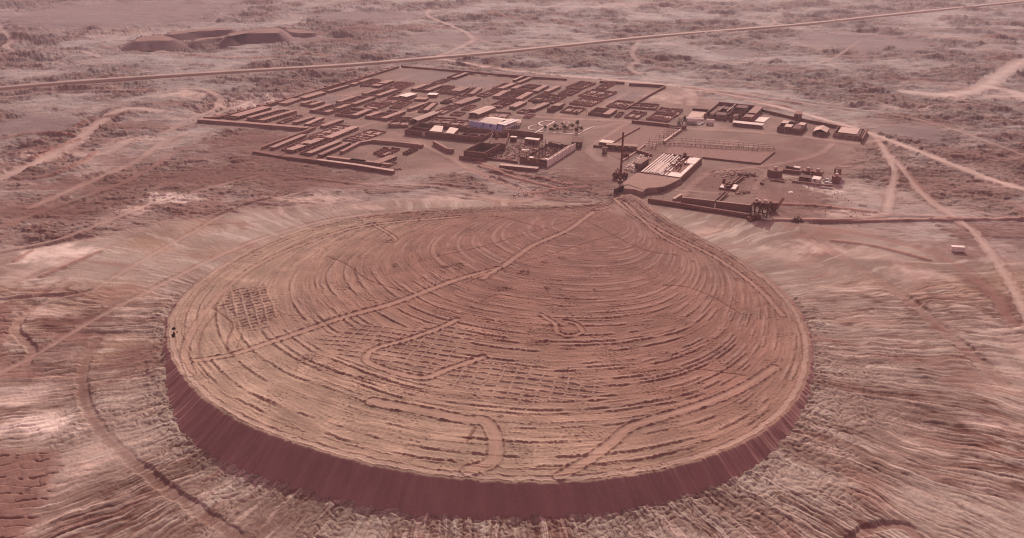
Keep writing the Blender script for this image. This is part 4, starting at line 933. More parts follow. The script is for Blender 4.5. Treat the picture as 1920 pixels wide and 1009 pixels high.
shed('long_shed', 'hip roofed grey brown shed with a bright eave, left of the double roofed shed', 'shed', G_((270,500),(420,507),(777,367)), 2.8, 'pale', 'red', 1.0)
shed('long_shed', 'pale roofed shed with a bright eave behind the blue hall', 'shed', G_((1300,387),(1512,397),(1817,272)), 3.0, 'pale', 'red', 1.0)

# market: a long walled compound with two pale roofs
def market():
    P = [G(*p) for p in G_((180,697),(600,742),(1060,792),(1560,838))]; c = P[0]
    t = thing('market_compound', 'long dark compound wall with a pale doorway facing the road', 'building', c); m = MB(); d = (P[-1] - c); rz = math.atan2(d.y, d.x); L = d.length
    t.rotation_euler = (0, 0, rz)
    m.wall(0, .3, L, .3, 4.0, .6, .06, ((L * .232, L * .232 + 2.6),)); m.wall(.3, .6, .3, 26, 4.0, .6, .15); m.wall(L * .33, .6, L * .33, 20, 3.6, .5, .1); m.wall(L - .3, .6, L - .3, 24, 3.4, .6, .3); m.wall(.6, 26, L, 26, 3.4, .5, .3)
    m.wall(L * .7, .6, L * .7, 24, 3.0, .4, .5); m.wall(L * .7, 12, L - .6, 12, 2.6, .4, .6); m.wall(1, 13, L * .3, 13, 3.0, .4, .2)
    m.build('wall', M['red'], t); dr = MB(); dr.box(L * .232 + .05, .12, 0, L * .232 + 2.55, .5, 3.4); dr.build('door', M['pale'], t)
    heaps(t, L * .72, 2, L * .26, 20, 60)
market()
def lean_roof(name, label, quad, z, rise, m_):
    """pale sheet roof on walls, quad = near-left, near-right, far-right, far-left photo pixels at height z"""
    P = [G(*p, z + (rise if i > 1 else 0)) for i, p in enumerate(quad)]; c = Vector((P[0].x, P[0].y, 0)); t = thing(name, label, 'shed', c); r = MB()
    q = [p - c for p in P]; r.hexa(q, [v + Vector((0, 0, .18)) for v in q]); r.build('roof', M[m_], t)
    m = MB(); cx = sum((v for v in q), Vector()) / 4
    s = [Vector((v.x + (cx.x - v.x) * .03, v.y + (cx.y - v.y) * .03, v.z - .03)) for v in q]
    for a, b in zip(s, s[1:] + s[:1]):
        n = Vector((b.y - a.y, a.x - b.x, 0)).normalized() * -.3
        m.hexa([(a.x, a.y, 0), (b.x, b.y, 0), (b.x + n.x, b.y + n.y, 0), (a.x + n.x, a.y + n.y, 0)], [a, b, b + n, a + n])
    m.build('wall', M['red'], t); return t
lean_roof('sheet_roofed_shed', 'left one of two pale sheet roofs behind the compound wall', G_((622,632),(850,652),(876,545),(722,532)), 4.1, .5, 'cream')
lean_roof('sheet_roofed_shed', 'right one of two pale sheet roofs behind the compound wall', G_((920,662),(1060,686),(1150,592),(1000,562)), 4.1, .5, 'cream')

# the blue hall with its colonnade
def blue_hall():
    pts = H_((225,182),(645,217),(870,132)); c, rz, ln, wd = frame(*pts); t = thing('theatre', 'pale blue painted hall with grey roof and white two storey colonnade facing the plaza', 'hall', c, rz)
    m = MB(); h = 4.4
    m.wall(0, .25, ln, .25, 5.6, .5); m.wall(0.25, .5, .25, wd, h, .5, 0, [(k, k + 1.0) for k in (3, 9, 16, 24, 30)], sill=2.2); m.wall(.5, wd - .25, ln, wd - .25, h, .5); m.wall(ln - .25, .5, ln - .25, wd - .5, h, .5)
    m.build('wall', M['blue'], t)
    w_ = MB()
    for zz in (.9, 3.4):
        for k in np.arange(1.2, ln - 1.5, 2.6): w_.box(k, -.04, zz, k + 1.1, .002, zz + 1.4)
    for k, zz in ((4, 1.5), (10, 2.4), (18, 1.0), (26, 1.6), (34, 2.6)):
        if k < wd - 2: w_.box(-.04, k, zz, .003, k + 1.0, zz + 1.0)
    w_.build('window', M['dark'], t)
    col = MB(); n = 9
    for i in range(n):
        x = .8 + (ln - 1.6) * i / (n - 1); col.cyl((x, -2.6), .22, .20, 0, 5.2, 10)
    col.box(.2, -2.85, 2.6, ln - .2, -2.35, 2.85); col.box(.2, -3.0, 5.2, ln - .2, -.05, 5.4); col.box(.2, -2.9, 2.85, ln - .2, -2.8, 3.4)
    col.build('colonnade', M['white'], t)
    r = MB(); gable(r, 1.0, 5.5, ln - 1, wd - .5, h + .15, 1.6, 'y'); r.build('roof', M['cream'], t)
    f = MB(); f.box(.6, .6, 5.2, ln - .6, 5.2, 5.45); f.build('flat_roof', M['white'], t)
    return t
blue_hall()
def porch():
    c, rz, ln, wd = frame(*H_((880,150),(925,145),(940,95))); t = thing('porch_frame', 'small open timber porch at the end of the blue hall', 'porch', c, rz); m = []
    for x in (0, ln): 
        for y in (0, wd): m.append(((x, y, 0), (x, y, 3), .3))
    each('post', M['adobe'], t, m); r = MB(); r.box(-.3, -.3, 3, ln + .3, wd + .3, 3.2); r.build('roof', M['pale'], t)
porch()

# the big factory ruin
def roofless_hall():
    c, rz, ln, wd = frame(*H_((75,612),(375,655),(620,520))); t = thing('roofless_hall', 'tall roofless brick red hall with a row of small windows', 'ruin', c, rz); m = MB(); h = 5.4
    g = [(k, k + 1.1) for k in np.arange(2.5, wd - 2, 4.2)]; g2 = [(k, k + 1.3) for k in np.arange(2, ln - 2, 4)]
    m.wall(.3, .6, .3, wd - .6, 3.4, .6); m.wall(.3, .6, .3, wd - .6, 1.2, .6, 0, g, z0=3.4); m.wall(.3, .6, .3, wd - .6, .8, .6, .1, z0=4.6)
    m.wall(0, .3, ln, .3, 3.2, .6, 0, g2, sill=1); m.wall(0, .3, ln, .3, h - 3.2, .6, .05, z0=3.2)
    m.wall(0, wd - .3, ln, wd - .3, h, .6, .05); m.wall(ln - .3, .6, ln - .3, wd - .6, h, .6, .05); m.wall(ln * .4, .6, ln * .4, wd - .6, 3, .4, .5)
    m.build('wall', M['red'], t); f = MB(); f.box(.6, .6, 0.02, ln - .6, wd - .6, .12); f.build('floor', M['darkearth'], t)
    k = MB(); k.wall(-2.2, -1.5, -2.2, wd + 2, 2.2, 1.2, .1); k.build('plinth', M['red'], t)
roofless_hall()
def dark_gable():
    c, rz, ln, wd = frame(*H_((440,480),(700,500),(760,330))); t = thing('gabled_ruin', 'dark windowless building with a stepped gable beside the roofless hall', 'ruin', c, rz); m = MB()
    m.wall(0, .3, ln, .3, 5.0, .6, .15); m.wall(.3, .6, .3, wd - .6, 5.2, .6, .1); m.wall(ln - .3, .6, ln - .3, wd - .6, 5.6, .6, .1); m.wall(0, wd - .3, ln, wd - .3, 4.6, .6, .1)
    m.hexa([(ln * .5, wd * .3, 0), (ln * .5 + .6, wd * .3, 0), (ln * .5 + .6, wd * .9, 0), (ln * .5, wd * .9, 0)], [(ln * .5, wd * .55, 8), (ln * .5 + .6, wd * .55, 8), (ln * .5 + .6, wd * .65, 8), (ln * .5, wd * .65, 8)])
    m.build('wall', M['red'], t); r = MB(); r.box(-.2, -.2, 4.7, ln * .48, wd * .9, 4.9); r.build('roof', M['drk'], t)
dark_gable()
def machine_hall():
    c, rz, ln, wd = frame(*H_((890,700),(1335,748),(1745,485))); wd = min(wd, 40)
    t = thing('machine_hall', 'large ruined machine hall with a white pilastered right side and rows of bare posts', 'ruin', c, rz); h = 4.6
    m = MB(); g = [(k, k + 1.6) for k in (5, 10, 15, 20)]
    m.wall(.3, .6, .3, wd, 2.6, .6); m.wall(.3, .6, .3, wd, 1.3, .6, 0, [(3, 4.6), (wd - 8, wd - 6), (wd - 14, wd - 12), (wd - 20, wd - 18)], z0=2.6); m.wall(.3, .6, .3, wd, .7, .6, .2, z0=3.9)
    m.wall(ln - .3, .6, ln - .3, wd, 3.2, .5, .35); m.wall(.6, wd, ln, wd, 2.4, .5, .5); m.wall(6.5, .8, 6.5, wd * .5, 3.4, .4, .2)
    m.wall(.6, 6.5, ln - .6, 6.5, 3.2, .4, .35, [g_ for g_ in door_gaps(ln, 6, 1.6)])
    m.build('wall', M['red'], t)
    s = MB(); s.wall(0, .3, ln, .3, h, .6, 0, [(k, k + 1.6) for k in np.arange(9, ln - 2, 7.0)], sill=.9); s.build('white_wall', M['white'], t)
    p = MB()
    for k in np.arange(.6, ln, 3.5): p.box(k, -.25, 0, k + .7, -.002, h + .15)
    p.build('pilaster', M['white'], t)
    r = MB(); r.box(.7, .7, 3.9, 5.8, 6.2, 4.1); r.box(7, .7, 3.7, ln - 4, 3.2, 3.9); r.build('roof', M['earth'], t); w2 = MB(); w2.box(2, 12, 3.95, 5, 15, 4.1); w2.box(3, 1.5, 4.12, 5, 3.5, 4.3); w2.build('roof_patch', M['white'], t)
    q = []; bm_ = MB()
    for ix, x in enumerate(np.arange(8, ln - 2, 5.2)):
        for y in np.arange(10, wd - 1, 4.6):
            if random.random() < .75: q.append(((x, y, 0), (x + random.uniform(-.2, .2), y, random.uniform(3, 6)), .3))
            if random.random() < .3: bm_.bar((x, y, 4.2), (x, y + 4.6, 4.4), .22)
    each('post', M['drk'], t, q); bm_.build('tie_beam', M['drk'], t); heaps(t, 7, 9, ln - 8, wd - 10, 170, hi=1.1)
machine_hall()
def machine_court():
    P = H_((430,632),(890,692),(740,470),(1160,420)); 
    c = G(*P[0]); t = thing('littered_court', 'littered court with bare posts between the roofless hall and the machine hall', 'ruin', c); m = MB(); a = G(*P[1]) - c
    m.wall(0, 0, a.x, a.y, 1.6, .5, .3); m.build('wall', M['red'], t); d = a.normalized(); n = Vector((-d.y, d.x, 0)); q = []; hp = MB()
    for i in range(46):
        u, v = random.uniform(1, a.length + 4), random.uniform(2, 50); p = d * u + n * v; q.append(((p.x, p.y, 0), (p.x + random.uniform(-.3, .3), p.y, random.uniform(2, 5.5)), .28))
    each('post', M['drk'], t, q)
    for i in range(230):
        u, v = random.uniform(1, a.length + 6), random.uniform(1, 48); p = d * u + n * v; s = random.uniform(.25, 1.0); hp.box(p.x - s, p.y - s * .6, 0, p.x + s, p.y + s * .6, random.uniform(.2, 1.0))
    o = hp.build('rubble', M['rub'], t); o['kind'] = 'stuff'; w_ = MB(); p = d * 14 + n * 26; w_.box(p.x, p.y, 0, p.x + 5, p.y + 3, 1.2); w_.build('white_slab', M['white'], t)
machine_court()
wall_thing('long dark back wall of the factory ruin facing the plaza', H_((665,262),(1000,292),(1262,335)), 4.4, 1.0, 'red', .03, group=None)
lean_roof('sheet_roofed_shed', 'narrow shed with a white sheet roof inside the factory back wall', H_((985,322),(1195,348),(1225,322),(1020,300)), 3.6, .3, 'white')
lean_roof('sheet_roofed_shed', 'tiny white roof left of the narrow white roofed shed', H_((770,300),(860,306),(880,288),(790,280)), 3.0, .2, 'white')
shed('gate_house', 'small dark gate house with two square openings at the factory corner', 'hut', H_((1690,455),(1840,462),(1860,390)), 4.0, 'drk', 'drk', 0)
wall_thing('low loading platform with a pale top in front of the factory', H_((620,752),(900,778),(1190,805)), 2.0, 3.5, 'red', .03, cap='pale', name='loading_platform', group=None)

# plaza
def kerb(label, pts, w=.9, h=.35, m_='white', name='kerb', closed=False):
    P = [Vector((*p, 0)) for p in smooth_line(GA(pts), 4 if len(pts) > 2 else 1)]; c = P[0]; m = MB()
    if closed: P.append(P[0])
    for a, b in zip(P[:-1], P[1:]): m.wall(a.x - c.x, a.y - c.y, b.x - c.x, b.y - c.y, h, w)
    o = m.build(name, M[m_]); o.location = c; return tag(o, label, 'kerb', 'pale kerbs of the plaza')
kerb('straight pale kerb along the left side of the plaza garden', H_((1115,252),(1440,66)))
kerb('pale kerb along the front of the plaza garden', H_((1200,222),(1480,236),(1790,262)))
kerb('pale kerb along the right side of the plaza garden', H_((1790,262),(1920,188),(2040,140)))
kerb('near looping pale kerb bulging left of the plaza', H_((1180,200),(1080,192),(1046,162),(1090,132),(1180,122),(1290,132)))
kerb('far looping pale kerb bulging left of the plaza', H_((1280,130),(1220,115),(1202,92),(1250,68),(1340,58),(1440,66)))
def tree(label, px, py, h, r, seed, name='plaza_tree', grp='dusty trees'):
    rnd = random.Random(seed); c = G(px, py); t = thing(name, label, 'tree', c, rnd.uniform(0, 6), grp); m = MB(); m.cyl((0, 0), h * .045, h * .025, 0, h * .5, 8)
    cl = []
    for i in range(6):
        a = rnd.uniform(0, 6.3); q = Vector((math.cos(a) * r * rnd.uniform(.3, .75), math.sin(a) * r * rnd.uniform(.3, .75), h * rnd.uniform(.5, .9))); cl.append((q, r * rnd.uniform(.35, .6))); m.bar((0, 0, h * .42), q, h * .02)
    m.build('trunk', M['bark'], t); f = MB()
    for q, s in cl:
        for k in range(80):
            d = Vector((rnd.gauss(0, 1), rnd.gauss(0, 1), rnd.gauss(0, .8))).normalized() * s * rnd.random() ** .4; p = q + d; z = rnd.uniform(.16, .36)
            a = Vector((rnd.gauss(0, 1), rnd.gauss(0, 1), rnd.gauss(0, 1))).normalized() * z; b = a.orthogonal().normalized() * z * .7
            f.add([p - a, p + b, p + a, p - b], [(0, 1, 2, 3)])
    f.build('crown', M['leaf'], t)
TP = [((1310,190),4.5,2.6,'in the near left corner of the plaza garden'),((1450,170),5,2.8,'second from left in the plaza garden'),((1610,200),6.5,3.6,'widest, right below the kiosk'),((1785,135),6,3.0,'at the back right of the plaza garden'),
 ((1760,235),5.5,3.0,'at the front right corner of the plaza garden'),((1700,170),4.5,2.4,'slender, right of the kiosk'),((1500,215),4,2.4,'low, along the front kerb'),((1830,205),4.5,2.4,'farthest right along the plaza garden'),((1385,215),3.5,2.0,'smallest, by the front left kerb'),((1560,130),4,2.2,'left behind the kiosk')]
for i, (p, h, r, wtxt) in enumerate(TP): tree('dusty olive tree ' + wtxt, *H_(p)[0], h * .72, r * .8, i + 5)
tree('tall dusty brown tree at the corner of the dark plots', 1279, 238, 8.5, 3.8, 41, 'roadside_tree'); tree('brown bush at the near foot of the corner tree', 1273, 240, 5, 3.0, 42, 'roadside_tree')
tree('round dusty tree among the house rows behind the plaza', 962, 212, 5.5, 3, 43, 'roadside_tree'); tree('small tree in the rubble left of the plaza road', 1004, 199, 4.5, 2.2, 44, 'roadside_tree')
def kiosk():
    c = G(*H_((1610,150))[0]); t = thing('kiosk', 'small white bandstand kiosk among the plaza trees', 'kiosk', c); b = MB(); b.cyl((0, 0), 2.6, 2.6, 0, .9, 8); b.build('base', M['white'], t); p = MB()
    for i in range(8): p.cyl((2.2 * math.cos(i * .785), 2.2 * math.sin(i * .785)), .14, .14, .9, 3.9, 6)
    p.build('column', M['white'], t); r = MB(); r.cyl((0, 0), 3.0, .25, 3.9, 5.6, 8); r.cyl((0, 0), .2, .05, 5.6, 6.6, 6); r.build('roof', M['cream'], t)
kiosk()

# ---- dark fenced plots, trellis beams
def trellis(label, a, b, n_post=4, h=2.6, w=.5):
    p, q = G(*a), G(*b); d = q - p; t = thing('trellis', label, 'trellis', p, math.atan2(d.y, d.x), 'bare post and beam trellises'); L = d.length; m = MB(); m.bar((0, 0, h), (L, 0, h), w, .35); m.build('beam', M['pale'], t)
    each('post', M['adobe'], t, [((L * k / (n_post - 1), 0, 0), (L * k / (n_post - 1), 0, h - .18), .3) for k in range(n_post)])
tb = [((1500,200),(1755,222)),((1475,235),(1705,247)),((1405,272),(1650,290)),((1375,302),(1605,318)),((1310,336),(1560,356)),((1245,372),(1450,388)),((1130,442),(1385,470)),((1110,478),(1330,500)),((1065,522),(1250,545)),((1040,556),(1230,580))]
ords = ['first', 'second', 'third', 'fourth', 'fifth', 'sixth', 'seventh', 'eighth', 'ninth', 'tenth']
for i, (a, b) in enumerate(tb): trellis(ords[i] + ' short trellis beam counted forward from the dark wall', *K_(a, b))
for i, (a, b) in enumerate([((0,362),(830,425)),((-30,378),(840,440)),((-50,393),(700,448)),((-60,405),(830,452))]):
    trellis(['farthest', 'second farthest', 'second nearest', 'nearest'][i] + ' of four long trellis lines crossing the wide dark plot', *crop(1260, 180, 4.3875, a, b), 22, 2.0, .45)
wall_thing('slanting pale wall beside the short trellises', K_((1385,470),(1700,245)), 1.6, 1.2, 'adobe', .1, cap='pale', group=None, name='plot_wall')
wall_thing('thin pale wall running from the chimney up the dark plot', K_((640,800),(900,630),(1050,510)), 1.2, .6, 'pale', .05, group=None, name='plot_wall')
wall_thing('pale edged path wall left on the dark plot', K_((430,498),(600,395),(960,198)), 1.2, .5, 'adobe', .05, group=None, name='plot_wall')
wall_thing('low kerb wall around the near edge of the wide dark plot', [(1317,297),(1424,308.5),(1452,286)], 1.1, 1.0, 'red', .05, group=None, name='plot_wall')
def plot(label, pts, z=.05):
    P = [G(*p) for p in pts]; c = P[0]; m = MB(); m.prism([(p.x - c.x, p.y - c.y) for p in P], -.3, z); o = m.build('dark_plot', M['darkearth']); o.location = c; o['kind'] = 'structure'
plot('', K_((815,105),(1750,210),(1060,610),(640,790),(270,590),(120,500)), .15)
plot('', [(1243,291),(1262,268),(1448,286),(1424,307),(1318,296)], .15)
lean_roof('canopy', 'small pale canopy roof left of the chimney top', K_((215,447),(440,472),(512,432),(282,402)), 2.6, .1, 'cream')
shed('long_shed', 'low dark shed lying behind the chimney', 'shed', K_((365,545),(352,582),(890,617)), 3.4, 'earth', 'red', 0)
shed('tool_hut', 'small square dark hut left of the chimney', 'hut', K_((285,640),(282,660),(365,662)), 4.0, 'drk', 'red', 0)
wall_thing('thin low wall left of the dark shed behind the chimney', K_((118,535),(345,556)), 1.5, .6, 'red', .05, group=None, name='plot_wall')

# ---- leaching plant: pale deck on a dark retaining block
def plant():
    pts = Q_((480,440),(1150,532),(1485,218),(880,135)); hz = 3.2
    P = [G(*p, hz) for p in pts]; c = Vector((P[1].x, P[1].y, 0)); u = P[2] - P[1]; u.z = 0; rz = math.atan2(u.y, u.x); ln = u.length; wd = (P[0] - P[1]).length
    t = thing('leaching_plant', 'raised leaching plant deck of white beams and slabs on a dark retaining wall', 'plant', c, rz)
    m = MB(); m.box(0, 0, -.3, ln, wd, hz - .9); m.build('retaining_block', M['red'], t); e = MB(); e.wall(0, .3, ln, .3, .9, .6, .05, z0=hz - .89); e.wall(.3, .6, .3, wd, .9, .6, .1, z0=hz - .89); e.wall(ln - .3, .6, ln - .3, wd, .9, .6, .2, z0=hz - .89); e.build('parapet', M['red'], t)
    s = MB(); s.box(.7, .7, hz - .88, 9.5, 9, hz - .1); s.box(ln - 16, .7, hz - .88, ln - 1, 7.5, hz - .1); s.box(9.8, .7, hz - .88, ln - 17, 3, hz - .3); s.build('white_slab', M['white'], t)
    b = MB()
    for y in list(np.arange(wd * .50, wd - .8, 1.9)): b.box(.8, y, hz - .88, ln - 1 - random.uniform(0, 5), y + .85, hz + random.uniform(-.1, .2))
    for y in np.arange(10, wd * .48, 2.3):
        k = .8
        while k < ln - 2: e2 = min(ln - 1, k + random.uniform(5, 13)); b.box(k, y, hz - .88, e2 - .5, y + .9, hz + random.uniform(-.4, .1)); k = e2 + random.uniform(0, 6)
    b.build('beam', M['white'], t); r = MB()
    for k in np.arange(2, ln * .52, .9):
        for y in (wd * .52, wd * .66): r.box(k, y, hz + .22, k + .42, y + 2.6, hz + .42)
    r.build('slat', M['white'], t); q = MB()
    for _ in range(70): x, y = random.uniform(ln * .3, ln - 2), random.uniform(6, wd * .62); q.bar((x, y, hz - .9), (x + random.uniform(-1.6, 1.6), y + random.uniform(-1.6, 1.6), hz + random.uniform(.2, 1.1)), .35)
    q.build('debris', M['rust'], t).__setitem__('kind', 'stuff'); k = MB(); k.cyl((ln - 1.5, wd * .42), 1.1, 1.1, hz - .9, hz + 2.4, 12); k.build('tank', M['rust'], t)
    return t
plant()
def post_yard():
    pts = Q_((215,430),(430,450),(700,230)); c, rz, ln, wd = frame(*pts); t = thing('post_yard', 'thicket of pale stub posts beside the chimney', 'ruin', c, rz); m = []; g = MB()
    for x in np.arange(.5, ln, 2.4):
        for y in np.arange(.5, wd, 1.9):
            if random.random() < .8: h = random.uniform(.6, 2.0); m.append(((x, y, 0), (x + random.uniform(-.2, .2), y, h), random.uniform(.7, 1.2)))
            if random.random() < .25: g.bar((x, y, 2.2), (x + 1.9, y, 2.3), .25)
    each('post', M['white'], t, m); g.build('beam', M['pale'], t); heaps(t, 0, 0, ln, wd, 90)
post_yard()
shed('pump_house', 'square rusty pump house beside the pale leaching deck', 'hut', Q_((405,420),(505,425),(640,330)), 4.6, 'earth', 'red', 0)
wall_thing('rusty pipe rack wall behind the post thicket', Q_((450,130),(690,210)), 2.2, 1.0, 'rust', .3, group=None, name='pipe_rack')

def prism_terrain(name, pts, z0, z1, mt, inset=.06):
    P = [G(*p, z1) for p in pts]; m = MB(); c = Vector((P[0].x, P[0].y, 0)); pp = [(p.x - c.x, p.y - c.y) for p in P]
    n = len(pp); cx = sum(p[0] for p in pp) / n; cy = sum(p[1] for p in pp) / n
    out = [(cx + (p[0] - cx) * (1 + inset * 2), cy + (p[1] - cy) * (1 + inset * 2)) for p in pp]
    m.add([(p[0], p[1], z0) for p in out] + [(p[0], p[1], z1) for p in pp], [(i, (i + 1) % n, n + (i + 1) % n, n + i) for i in range(n)] + [tuple(range(n, 2 * n))])
    bm = bmesh.new(); o = m.build(name, M[mt]); bm.from_mesh(o.data); bmesh.ops.recalc_face_normals(bm, faces=bm.faces); bm.to_mesh(o.data); bm.free(); o.location = c; o['kind'] = 'structure'; return o
prism_terrain('embankment', Q_((455,450),(1150,545),(985,625),(770,690),(610,705),(540,755),(420,715),(260,700),(235,610)), -.4, 3.0, 'earth', .03)
wall_thing('dark curved retaining wall at the head of the mound under the chimney', Q_((100,790),(205,738),(320,718),(430,760),(545,800)), 3.4, 1.0, 'drk', .12, group=None, name='retaining_wall')
wall_thing('dark curved retaining wall sweeping along the earth bank to the deck', Q_((545,805),(620,770),(850,755),(1000,690),(1150,605)), 3.2, 1.0, 'red', .08, group=None, name='retaining_wall')

def chimney():
    c = G(1163, 341); t = thing('chimney', 'tall slender dark red chimney standing at the head of the mound', 'chimney', c); hc = 31.0; s = MB(); n = 10
    for i in range(n):
        z0, z1 = 1.2 + (hc - 1.2) * i / n, 1.2 + (hc - 1.2) * (i + 1) / n; r0, r1 = .74 - .18 * i / n, .74 - .18 * (i + 1) / n; s.cyl((0, 0), r0, r1, z0, z1, 20)
    s.build('shaft', M['rust'], t, True); b = MB(); b.box(-1.6, -1.6, -.5, 1.6, 1.6, 1.2); b.build('base', M['red'], t); r = MB()
    for z in (4, 9.5, 15, 20.5, 26): r.cyl((0, 0), .77 - .18 * z / hc, .77 - .18 * z / hc, z, z + .2, 20)
    r.cyl((0, 0), .60, .60, hc - .4, hc, 20); r.build('band', M['rust'], t)
chimney()
def boiler(label, px, py, r, L, az, z=None):
    c = G(px, py); t = thing('boiler_drum', label, 'boiler', c, az, 'rusty boiler drums'); m = MB(); m.tube((-L / 2, 0, r + .6), (L / 2, 0, r + .6), r, 18); m.build('drum', M['rust'], t); s = MB()
    for x in (-L * .3, L * .3): s.box(x - .4, -r * .8, 0, x + .4, r * .8, .9)
    s.build('cradle', M['red'], t); q = MB(); q.cyl((0, 0), .5, .5, 2 * r + .5, 2 * r + 1.3, 10); q.build('dome', M['rust'], t)
boiler('big rusty boiler drum left of the chimney foot', 1155, 333, 1.8, 5, 1.2); boiler('small rusty boiler drum right of the chimney foot', 1170, 334, 1.4, 4, .3); boiler('rusty boiler drum just behind the chimney foot', 1158, 326, 1.2, 4, .9)
boiler('rusty drum lying left behind the chimney shaft', 1173, 296, 1.3, 4, .2)

# ---- hospital quadrangle and neighbours
def hospital():
    c, rz, ln, wd = frame(*L_((470,385),(1455,442),(1700,200))); t = thing('quadrangle', 'large dark red hospital quadrangle with roofless courts', 'building', c, rz); h = 3.8
    flat_row(t, 0, 0, ln, 6.5, h, M['roof'], M['red'], 'right_roof'); m = MB(); m.wall(.3, 6.6, .3, wd, h, .6, .12, door_gaps(wd - 7, 5, 1.4)); m.wall(ln - .3, 6.6, ln - .3, wd, h + .6, .6, .04); m.wall(.6, wd - .3, ln, wd - .3, h, .6, .15)
    for f in (.3, .55, .8): m.wall(.6, wd * f, ln - .6, wd * f, h * .95, .4, .25, door_gaps(ln, 6, 1.4))
    for f in (.25, .5, .72): m.wall(ln * f, 6.7, ln * f, wd - .6, h * .9, .4, .3, door_gaps(wd - 7, 6, 1.4))
    m.build('wall', M['red'], t); r = MB()
    for (a, b, c2, d) in ((.04, .56, .24, .78), (.52, .56, .72, .79), (.04, .81, .7, .9), (.74, .31, .98, .54), (.05, .31, .24, .4)): r.box(ln * a, wd * b, h - .2, ln * c2, wd * d, h)
    r.build('roof', M['drk'], t); p = MB(); p.bar((ln * .3, wd * .60, h + .4), (ln * .95, wd * .60, h + .5), .6, .3); p.bar((ln * .3, wd * .78, h + .4), (ln * .7, wd * .79, h + .5), .5, .3); p.build('beam', M['pale'], t); heaps(t, 2, 8, ln - 4, wd - 10, 160, hi=1.2)
hospital()
def slab(name, label, quad, z, m_, cat='slab'):
    P = [G(*p) for p in quad]; c = P[0]; m = MB(); m.prism([(p.x - c.x, p.y - c.y) for p in P], -.2, z, .01); o = m.build(name, M[m_]); o.location = c; return tag(o, label, cat)
slab('concrete_slab', 'bright white square slab right of the hospital quadrangle', L_((1545,408),(1730,428),(1850,338),(1640,322)), .5, 'white')
slab('concrete_slab', 'long thin white slab out on the desert at the far right edge', [(1838,221),(1846,219.5),(1910,227.5),(1905,230)], .6, 'white')
shed('long_shed', 'long narrow shed with a bright white roof in front of the hospital', 'shed', L_((1110,455),(1100,487),(1690,548)), 2.4, 'white', 'adobe', 0, .3)
slab('yard_floor', 'pale swept yard floor left of the hospital', L_((200,312),(480,332),(580,212),(300,192)), .12, 'pale', 'floor')
kerb('white wall edge above the two white tanks', L_((130,352),(320,360),(520,378)), 1.0, 1.2, 'white', 'low_wall')
def tank(label, px, py, r, L, az):
    c = G(px, py); t = thing('storage_tank', label, 'tank', c, az, 'white tanks by the hospital'); m = MB(); m.tube((-L / 2, 0, r + .5), (L / 2, 0, r + .5), r, 18); m.build('drum', M['white'], t); s = MB()
    for x in (-L * .3, L * .3): s.box(x - .3, -r * .8, 0, x + .3, r * .8, .8)
    s.build('cradle', M['adobe'], t)
tank('longer white tank lying at the left by the brown tree', 1296, 231.5, 1.9, 9, -.15); tank('shorter white tank lying closer to the hospital', 1331, 233.5, 1.9, 6, -.15)
def scrap(label, px, py, n, sx, sy, seed, m_='rust', hi=2.0):
    rnd = random.Random(seed); c = G(px, py); m = MB()
    for _ in range(n):
        x, y = rnd.gauss(0, sx), rnd.gauss(0, sy); a = rnd.uniform(0, 3.14); L = rnd.uniform(.5, 2.4); z = rnd.uniform(0.1, hi)
        if rnd.random() < .5: m.bar((x, y, rnd.uniform(0, hi * .5)), (x + math.cos(a) * L, y + math.sin(a) * L, z), rnd.uniform(.2, .5))
        else: m.box(x - L * .35, y - L * .3, 0, x + L * .35, y + L * .3, z * .8)
    o = m.build('scrap_heap', M[m_]); o.location = c; return tag(o, label, 'scrap heap', 'heaps of scrap and wreckage')
scrap('mixed pale and rusty scrap between the two white tanks', 1315, 233, 34, 5, 1.6, 3, 'steel', 2.2)
def house(label, pts, h, roofs, wallm='red', roofm='pale'):
    c, rz, ln, wd = frame(*pts); t = thing('ruined_house', label, 'house', c, rz, 'staff houses at the right end of town'); m = MB(); g = [(k, k + 1.2) for k in np.arange(2, wd - 2, 4.5)]
    m.wall(.25, .5, .25, wd - .5, 1.1, .5); m.wall(.25, .5, .25, wd - .5, 1.2, .5, 0, g, z0=1.1); m.wall(.25, .5, .25, wd - .5, h - 2.3, .5, .12, z0=2.3)
    m.wall(0, .25, ln, .25, h, .5, .1, door_gaps(ln, 5, 1.2), sill=1); m.wall(0, wd - .25, ln, wd - .25, h, .5, .2); m.wall(ln - .25, .5, ln - .25, wd - .5, h, .5, .2); m.wall(ln * .5, .5, ln * .5, wd - .5, h * .9, .4, .3); m.wall(.5, wd * .5, ln - .5, wd * .5, h * .9, .4, .3)
    m.build('wall', M[wallm], t)
    r = MB()
    for (a, b, c2, d, rise) in roofs:
        x0, x1, y0, y1 = ln * a, ln * c2, wd * b, wd * d
        if rise > 0: gable(r, x0, y0, x1, y1, h + .05, rise, 'x')
        else: r.box(x0, y0, h + .03, x1, y1, h + .2)
    r.build('roof', M[roofm], t); d_ = MB(); d_.box(ln * .1, wd * .08, h - .4, ln * .9, wd * .4, h - .25); d_.build('ceiling', M['drk'], t); heaps(t, 0, 0, ln, wd, 30, hi=1.4)
house('dark square house with ragged roof, first of three right of the hospital', N_((230,492),(622,542),(718,432)), 3.8, [(.55, .72, .95, 1.0, 0), (.6, .02, .95, .28, 0), (.1, .45, .5, .75, 0)])
house('smallest house with a broken pale gable, middle of three', N_((808,562),(1040,584),(1085,505)), 3.0, [(.1, .05, .95, .95, 1.8)])
house('long low house with a row of windows and pale roof, last of three', N_((1145,582),(1600,642),(1665,520)), 3.2, [(.15, .18, .9, .86, 0)], 'adobe')
wall_thing('stubby end wall right of the last staff house', N_((1612,685),(1700,520)), 3.6, 1.2, 'red', .1, group=None, name='end_wall')
